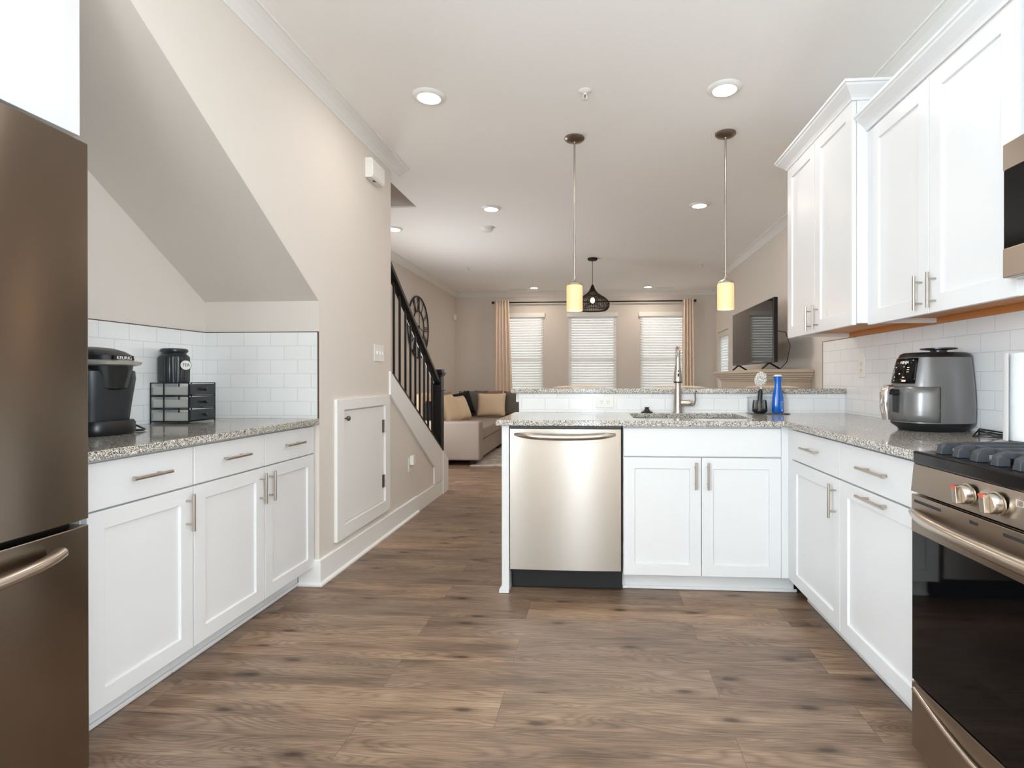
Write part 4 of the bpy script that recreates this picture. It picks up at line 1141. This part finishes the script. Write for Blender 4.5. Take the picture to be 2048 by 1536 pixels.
MB().lathe([(.0, -.017), (.03, -.017), (.03, .016), (.0, .018)], seg=20, cap=False, M=MC).build('hub', 'black_metal', t)

# ------------------------------------------------------------------ window blinds, curtains, rod
def blind(a, c, label, y=9.885):
    t = thing('window_blind', label, 'blind', ((a + c) / 2, y, ZW1), 'white window blinds')
    MB().box(a - .035, c + .035, y - .035, y + .012, ZW1 - .085, ZW1 - .005).build('valance', 'trim_white', t, bevel=.004)
    b = MB(); z = ZW1 - .105; n = 0
    while z > ZW0 + .05:
        b.box(a - .004, c + .004, -.025, .025, -.0015, .0015, Matrix.Translation((0, y, z)) @ Matrix.Rotation(radians(58), 4, 'X')); z -= .0470
    b.build('slats', 'blind_vinyl', t)
    MB().box(a - .002, c + .002, y - .022, y + .010, ZW0 + .005, ZW0 + .03).build('bottom_rail', 'trim_white', t)
    b = MB()
    for f in (.18, .82):
        x = a + (c - a) * f; b.tube([(x, y - .026, ZW0 + .03), (x, y - .026, ZW1 - .09)], .0018, 6)
    b.build('ladder_cords', 'trim_white', t)
    return t


blind(*WIN[0], 'white slatted blind in the left back window beside the left curtain')
blind(*WIN[1], 'white slatted blind in the middle back window behind the rattan pendant')
blind(*WIN[2], 'white slatted blind in the right back window behind the faucet')
t = thing('window_blind', 'white slatted blind in the narrow side window beyond the television', 'blind', (2.18, 9.17, 1.88), 'white window blinds')
b = MB(); z = 1.86
while z > .66:
    b.box(-.024, .024, 8.73, 9.61, -.0015, .0015, Matrix.Translation((2.215, 0, z)) @ Matrix.Rotation(radians(-72), 4, 'Y')); z -= .047
b.build('slats', 'blind_vinyl', t); MB().box(2.192, 2.236, 8.725, 9.615, 1.868, 1.8795).build('headrail', 'trim_white', t)

t = thing('curtain_rod', 'long black curtain rod across the three back windows', 'curtain rod', (-.05, 9.80, 2.54))
MB().tube([(-1.90, 9.80, 2.545), (1.79, 9.80, 2.545)], .0125, 12).build('rod', 'black_metal', t, smooth=True)
for x in (-1.915, 1.805): MB().lathe([(.0, -.02), (.022, -.018), (.026, 0), (.022, .018), (.0, .02)], seg=16, cap=False, M=Matrix.Translation((x, 9.80, 2.545)) @ Matrix.Rotation(pi / 2, 4, 'Y')).build('finial', 'black_metal', t, smooth=True)
for x in (-1.89, -.06, 1.77): MB().box(x - .008, x + .008, 9.812, 9.899, 2.537, 2.553).build('bracket', 'black_metal', t)


def curtain(xt0, xt1, xb0, xb1, folds, label):
    b = MB(); bm = b.bm; NX, NZ = 72, 14; rows = []
    for j in range(NZ + 1):
        f = j / NZ; z = 2.57 - f * 2.568; row = []
        x0 = xt0 + (xb0 - xt0) * min(1, f * 1.6); x1 = xt1 + (xb1 - xt1) * min(1, f * 1.6)
        for i in range(NX + 1):
            s_ = i / NX; x = x0 + (x1 - x0) * s_
            y = 9.735 + (.024 + .012 * f) * sin(s_ * folds * 2 * pi + .6 * sin(3 * f)) + .006 * sin(s_ * 23 + 2 * f)
            row.append(bm.verts.new((x, y - .02, z)))
        rows.append(row)
    for A, B in zip(rows, rows[1:]):
        for i in range(NX): bm.faces.new((A[i], A[i + 1], B[i + 1], B[i]))
    o = b.build('curtain', 'curtain_cloth', smooth=True, angle=180)
    md = o.modifiers.new('solid', 'SOLIDIFY'); md.thickness = .003
    return tag(o, label, 'curtain', 'beige curtain panels')


curtain(-1.865, -1.60, -1.885, -1.54, 5, 'beige curtain panel at the left end of the rod above the sofa')
curtain(1.565, 1.755, 1.56, 1.775, 4, 'beige curtain panel at the right end of the rod')

# ------------------------------------------------------------------ sofa, pillows, rug
t = thing('sectional_sofa', 'taupe fabric sectional sofa along the left and back walls', 'sofa', (-2.0, 8.0, 0))
b = MB(); b.box(-2.56, -1.52, 6.79, 8.60, .075, .32); b.box(-2.56, .30, 8.601, 9.645, .075, .32); b.build('base', 'sofa_fabric', t, bevel=.02)
MB().box(-2.58, -1.490, 6.75, 6.965, .072, .575).build('arm', 'sofa_fabric', t, bevel=.025, seg=3)
MB().box(.301, .51, 8.62, 9.655, .072, .575).build('arm', 'sofa_fabric', t, bevel=.025, seg=3)
MB().box(-2.46, -1.492, 6.970, 8.60, .325, .475).build('seat_cushion', 'sofa_fabric', t, bevel=.03, seg=3)
MB().box(-2.46, -1.0, 8.605, 9.40, .325, .475).build('seat_cushion', 'sofa_fabric', t, bevel=.03, seg=3)
MB().box(-.99, .295, 8.605, 9.40, .325, .475).build('seat_cushion', 'sofa_fabric', t, bevel=.03, seg=3)
b = MB(); b.box(-2.62, -2.47, 6.97, 9.655, .0752, .78); b.box(-2.47, .50, 9.45, 9.655, .325, .78); b.build('back_frame', 'sofa_back', t, bevel=.03, seg=3)
b = MB()
for x, y in ((-2.5, 6.85), (-1.60, 6.85), (-1.60, 8.5), (.4, 8.7), (.4, 9.55), (-2.5, 9.6)): b.box(x - .03, x + .03, y - .03, y + .03, .012, .076)
b.build('feet', 'black_matte', t)


def pillow_mesh(w, h, th):
    b = MB(); N = 14; V = {}
    for s_ in (1, -1):
        for i in range(N + 1):
            for j in range(N + 1):
                u, v = 2 * i / N - 1, 2 * j / N - 1
                edge = i in (0, N) or j in (0, N)
                if s_ == -1 and edge: V[s_, i, j] = V[1, i, j]; continue
                q = ((1 - u ** 4) * (1 - v ** 4)) ** .55
                kx = 1 - .07 * (1 - v * v) ** 1 * 0 - .06 * (1 - abs(v) ** 2) ; kz = 1 - .06 * (1 - abs(u) ** 2)
                V[s_, i, j] = b.bm.verts.new((w / 2 * u * kx, s_ * th / 2 * q, h / 2 * v * kz))
    for s_ in (1, -1):
        for i in range(N):
            for j in range(N): b.bm.faces.new((V[s_, i, j], V[s_, i + 1, j], V[s_, i + 1, j + 1], V[s_, i, j + 1]))
    return b


def pillow(name, loc, w, h, th, rz, tilt, m, label, roll=0):
    o = pillow_mesh(w, h, th).build(name, m, smooth=True, angle=180)
    o.location = loc; o.rotation_euler = (radians(tilt), radians(roll), radians(rz))
    tag(o, label, 'pillow', 'sofa pillows')
    return o


pillow('throw_pillow', (-1.76, 8.87, .690), .49, .40, .14, 3, -14, 'tan_pillow', 'tan lumbar pillow in front on the back section of the sofa')
pillow('throw_pillow', (-2.235, 8.80, .705), .42, .40, .13, 52, -16, 'black_pillow', 'black throw pillow leaning in the sofa corner', roll=-9)
pillow('throw_pillow', (-2.07, 9.085, .705), .42, .44, .13, 22, -12, 'grey_pillow', 'dark grey textured pillow between the black and tan lumbar pillows')
pillow('back_cushion', (-1.90, 9.325, .705), .50, .43, .15, 0, -8, 'purple_pillow', 'brownish purple back cushion behind the tan lumbar pillow')
pillow('back_cushion', (-2.30, 9.325, .700), .28, .42, .15, 0, -8, 'olive_fabric', 'olive grey back cushion in the far sofa corner')
pillow('back_cushion', (-1.37, 9.325, .700), .52, .42, .15, 0, -8, 'sofa_back', 'mauve brown back cushion nearest the bar top end')
pillow('back_cushion', (-2.36, 8.28, .705), .58, .44, .15, 90, -6, 'sofa_back', 'mauve back cushion on the left sofa section behind the tan pillows')
pillow('throw_pillow', (-2.07, 8.05, .680), .46, .40, .14, 80, -22, 'tan_pillow', 'tan pillow on left sofa section, farther of the leaning pair')
pillow('throw_pillow', (-2.12, 7.57, .700), .48, .44, .14, 80, -22, 'tan_pillow', 'tan pillow on left sofa section, nearer of the leaning pair')
pillow('throw_pillow', (-2.222, 7.13, .665), .30, .34, .11, 80, -10, 'black_pillow', 'dark pillow seen through the stair balusters above the sofa arm')
pillow('back_cushion', (-2.395, 7.30, .715), .56, .46, .12, 90, -4, 'tan_pillow', 'tan back cushion seen through the stair balusters')
pillow('throw_pillow', (-1.41, 9.09, .700), .34, .42, .14, -4, -12, 'grey_pillow', 'dark grey pillow just left of the bar top end')
pillow('throw_pillow', (-1.00, 9.09, .690), .42, .40, .14, -4, -12, 'tan_pillow', 'tan pillow partly hidden behind the bar end')
tag(MB().box(-1.62, 1.30, 6.75, 8.95, .0008, .011).build('area_rug', 'rug_pile'), 'pale mottled area rug on the living room floor beside the sofa', 'rug')

# ------------------------------------------------------------------ mantel and television
t = thing('fireplace_mantel', 'cream carved fireplace mantel against the right living wall below the television', 'mantel', (1.7, 5.8, 0))
my0, my1 = 4.93, 6.66
b = MB()
for z0, z1, o_ in ((1.100, 1.118, .012), (1.1185, 1.140, .030), (1.1405, 1.160, .045), (1.1605, 1.182, .062), (1.1825, 1.212, .078)):
    b.box(1.54 - o_, 1.938, my0 - o_, my1 + o_, z0, z1)
b.build('shelf', 'mantel_paint', t, bevel=.004)
b = MB(); b.box(1.54, 1.938, my0, my0 + .30, .001, 1.0995); b.box(1.54, 1.938, my1 - .30, my1, .001, 1.0995); b.box(1.54, 1.938, my0 + .30, my1 - .30, .82, 1.0995); b.build('surround', 'mantel_paint', t, bevel=.003)
MB().box(1.70, 1.938, my0 + .301, my1 - .301, .001, .8195).build('firebox', 'firebox', t)
b = MB()
b.cells([1.60, 1.62, 1.88, 1.90], [.10, .12, 1.02, 1.04], lambda i, j: not (i == 1 and j == 1), my0 - .010, my0 - .0005, 'xz'); b.box(1.62, 1.88, my0 - .009, my0 - .0005, .93, .945)
b.build('side_panel_moulding', 'mantel_paint', t)
b = MB()
for k in range(9):
    a = k * .7; y = 5.55 + k * .055; b.tube([(1.534, y, .98), (1.532, y + .03 * cos(a), 1.0 + .03 * sin(a)), (1.534, y + .05, .975 + .02 * cos(a))], .006, 6)
b.build('scroll_carving', 'mantel_paint', t)
t = thing('television', 'black flat-screen television standing on the cream mantel', 'television', (1.62, 5.63, 1.2125))
ty0, ty1 = 4.925, 6.36
MB().box(1.605, 1.645, ty0, ty1, 1.278, 1.870).build('housing', 'black_plastic', t, bevel=.004)
MB().box(1.602, 1.6046, ty0 + .012, ty1 - .012, 1.292, 1.860).build('screen', 'black_glass', t)
MB().box(1.6455, 1.69, ty0 + .25, ty1 - .25, 1.30, 1.60).build('back_cover', 'black_plastic', t)
for y in (ty0 + .18, ty1 - .18):
    b = MB(); b.tube([(1.625, y, 1.279), (1.56, y, 1.2225)], .009, 8); b.tube([(1.625, y, 1.279), (1.72, y, 1.2225)], .009, 8); b.build('foot', 'black_plastic', t)
b = MB(); b.tube([(1.67, ty0 + .30, 1.60), (1.72, ty0 + .02, 1.55), (1.75, ty0 - .01, 1.42), (1.74, ty0 + .05, 1.28), (1.72, ty0 + .16, 1.219)], .0035, 8); b.build('cable', 'black_plastic', t, smooth=True)

# ------------------------------------------------------------------ bar stools behind the bar
def stool(x, label):
    t = thing('bar_stool', label, 'stool', (x, 4.22, 0), 'bar stools')
    MB().loft([(.735, .19, .19, 0, 3), (.745, .205, .20, 0, 3), (.775, .205, .20, 0, 3), (.785, .19, .19, 0, 3)], 40, M=Matrix.Translation((x, 4.20, 0))).build('seat', 'cream_seat', t, smooth=True)
    b = MB(); bm = b.bm; N = 16; rows = []
    for z, q in ((.80, .0), (.90, .012), (1.0, .02), (1.060, .026), (1.072, .026)):
        row = []
        for i in range(N + 1):
            u = 2 * i / N - 1; row.append(bm.verts.new((x + .215 * u, 4.40 + q - .07 * u * u, z - (.012 * u ** 4 if z > 1.05 else 0))))
        rows.append(row)
    for A, B in zip(rows, rows[1:]):
        for i in range(N): bm.faces.new((A[i], A[i + 1], B[i + 1], B[i]))
    o = b.build('backrest', 'cream_seat', t, smooth=True); md = o.modifiers.new('solid', 'SOLIDIFY'); md.thickness = .022
    for sx in (-1, 1):
        for sy in (-1, 1): MB().tube([(x + sx * .20, 4.20 + sy * .20, .001), (x + sx * .15, 4.20 + sy * .15, .738)], [.014, .018], 10).build('leg', 'stool_wood', t, smooth=True)
    b = MB(); c = [(x - .185, 4.015, .25), (x + .185, 4.015, .25), (x + .185, 4.385, .25), (x - .185, 4.385, .25)]
    b.tube(c, .009, 8, closed=True); b.build('footrest', 'stool_wood', t)


stool(-.135, 'cream bar stool back showing above the bar left of the faucet')
stool(.667, 'cream bar stool back showing above the bar just behind the faucet')
stool(1.41, 'cream bar stool back showing above the bar behind brush and bottle')
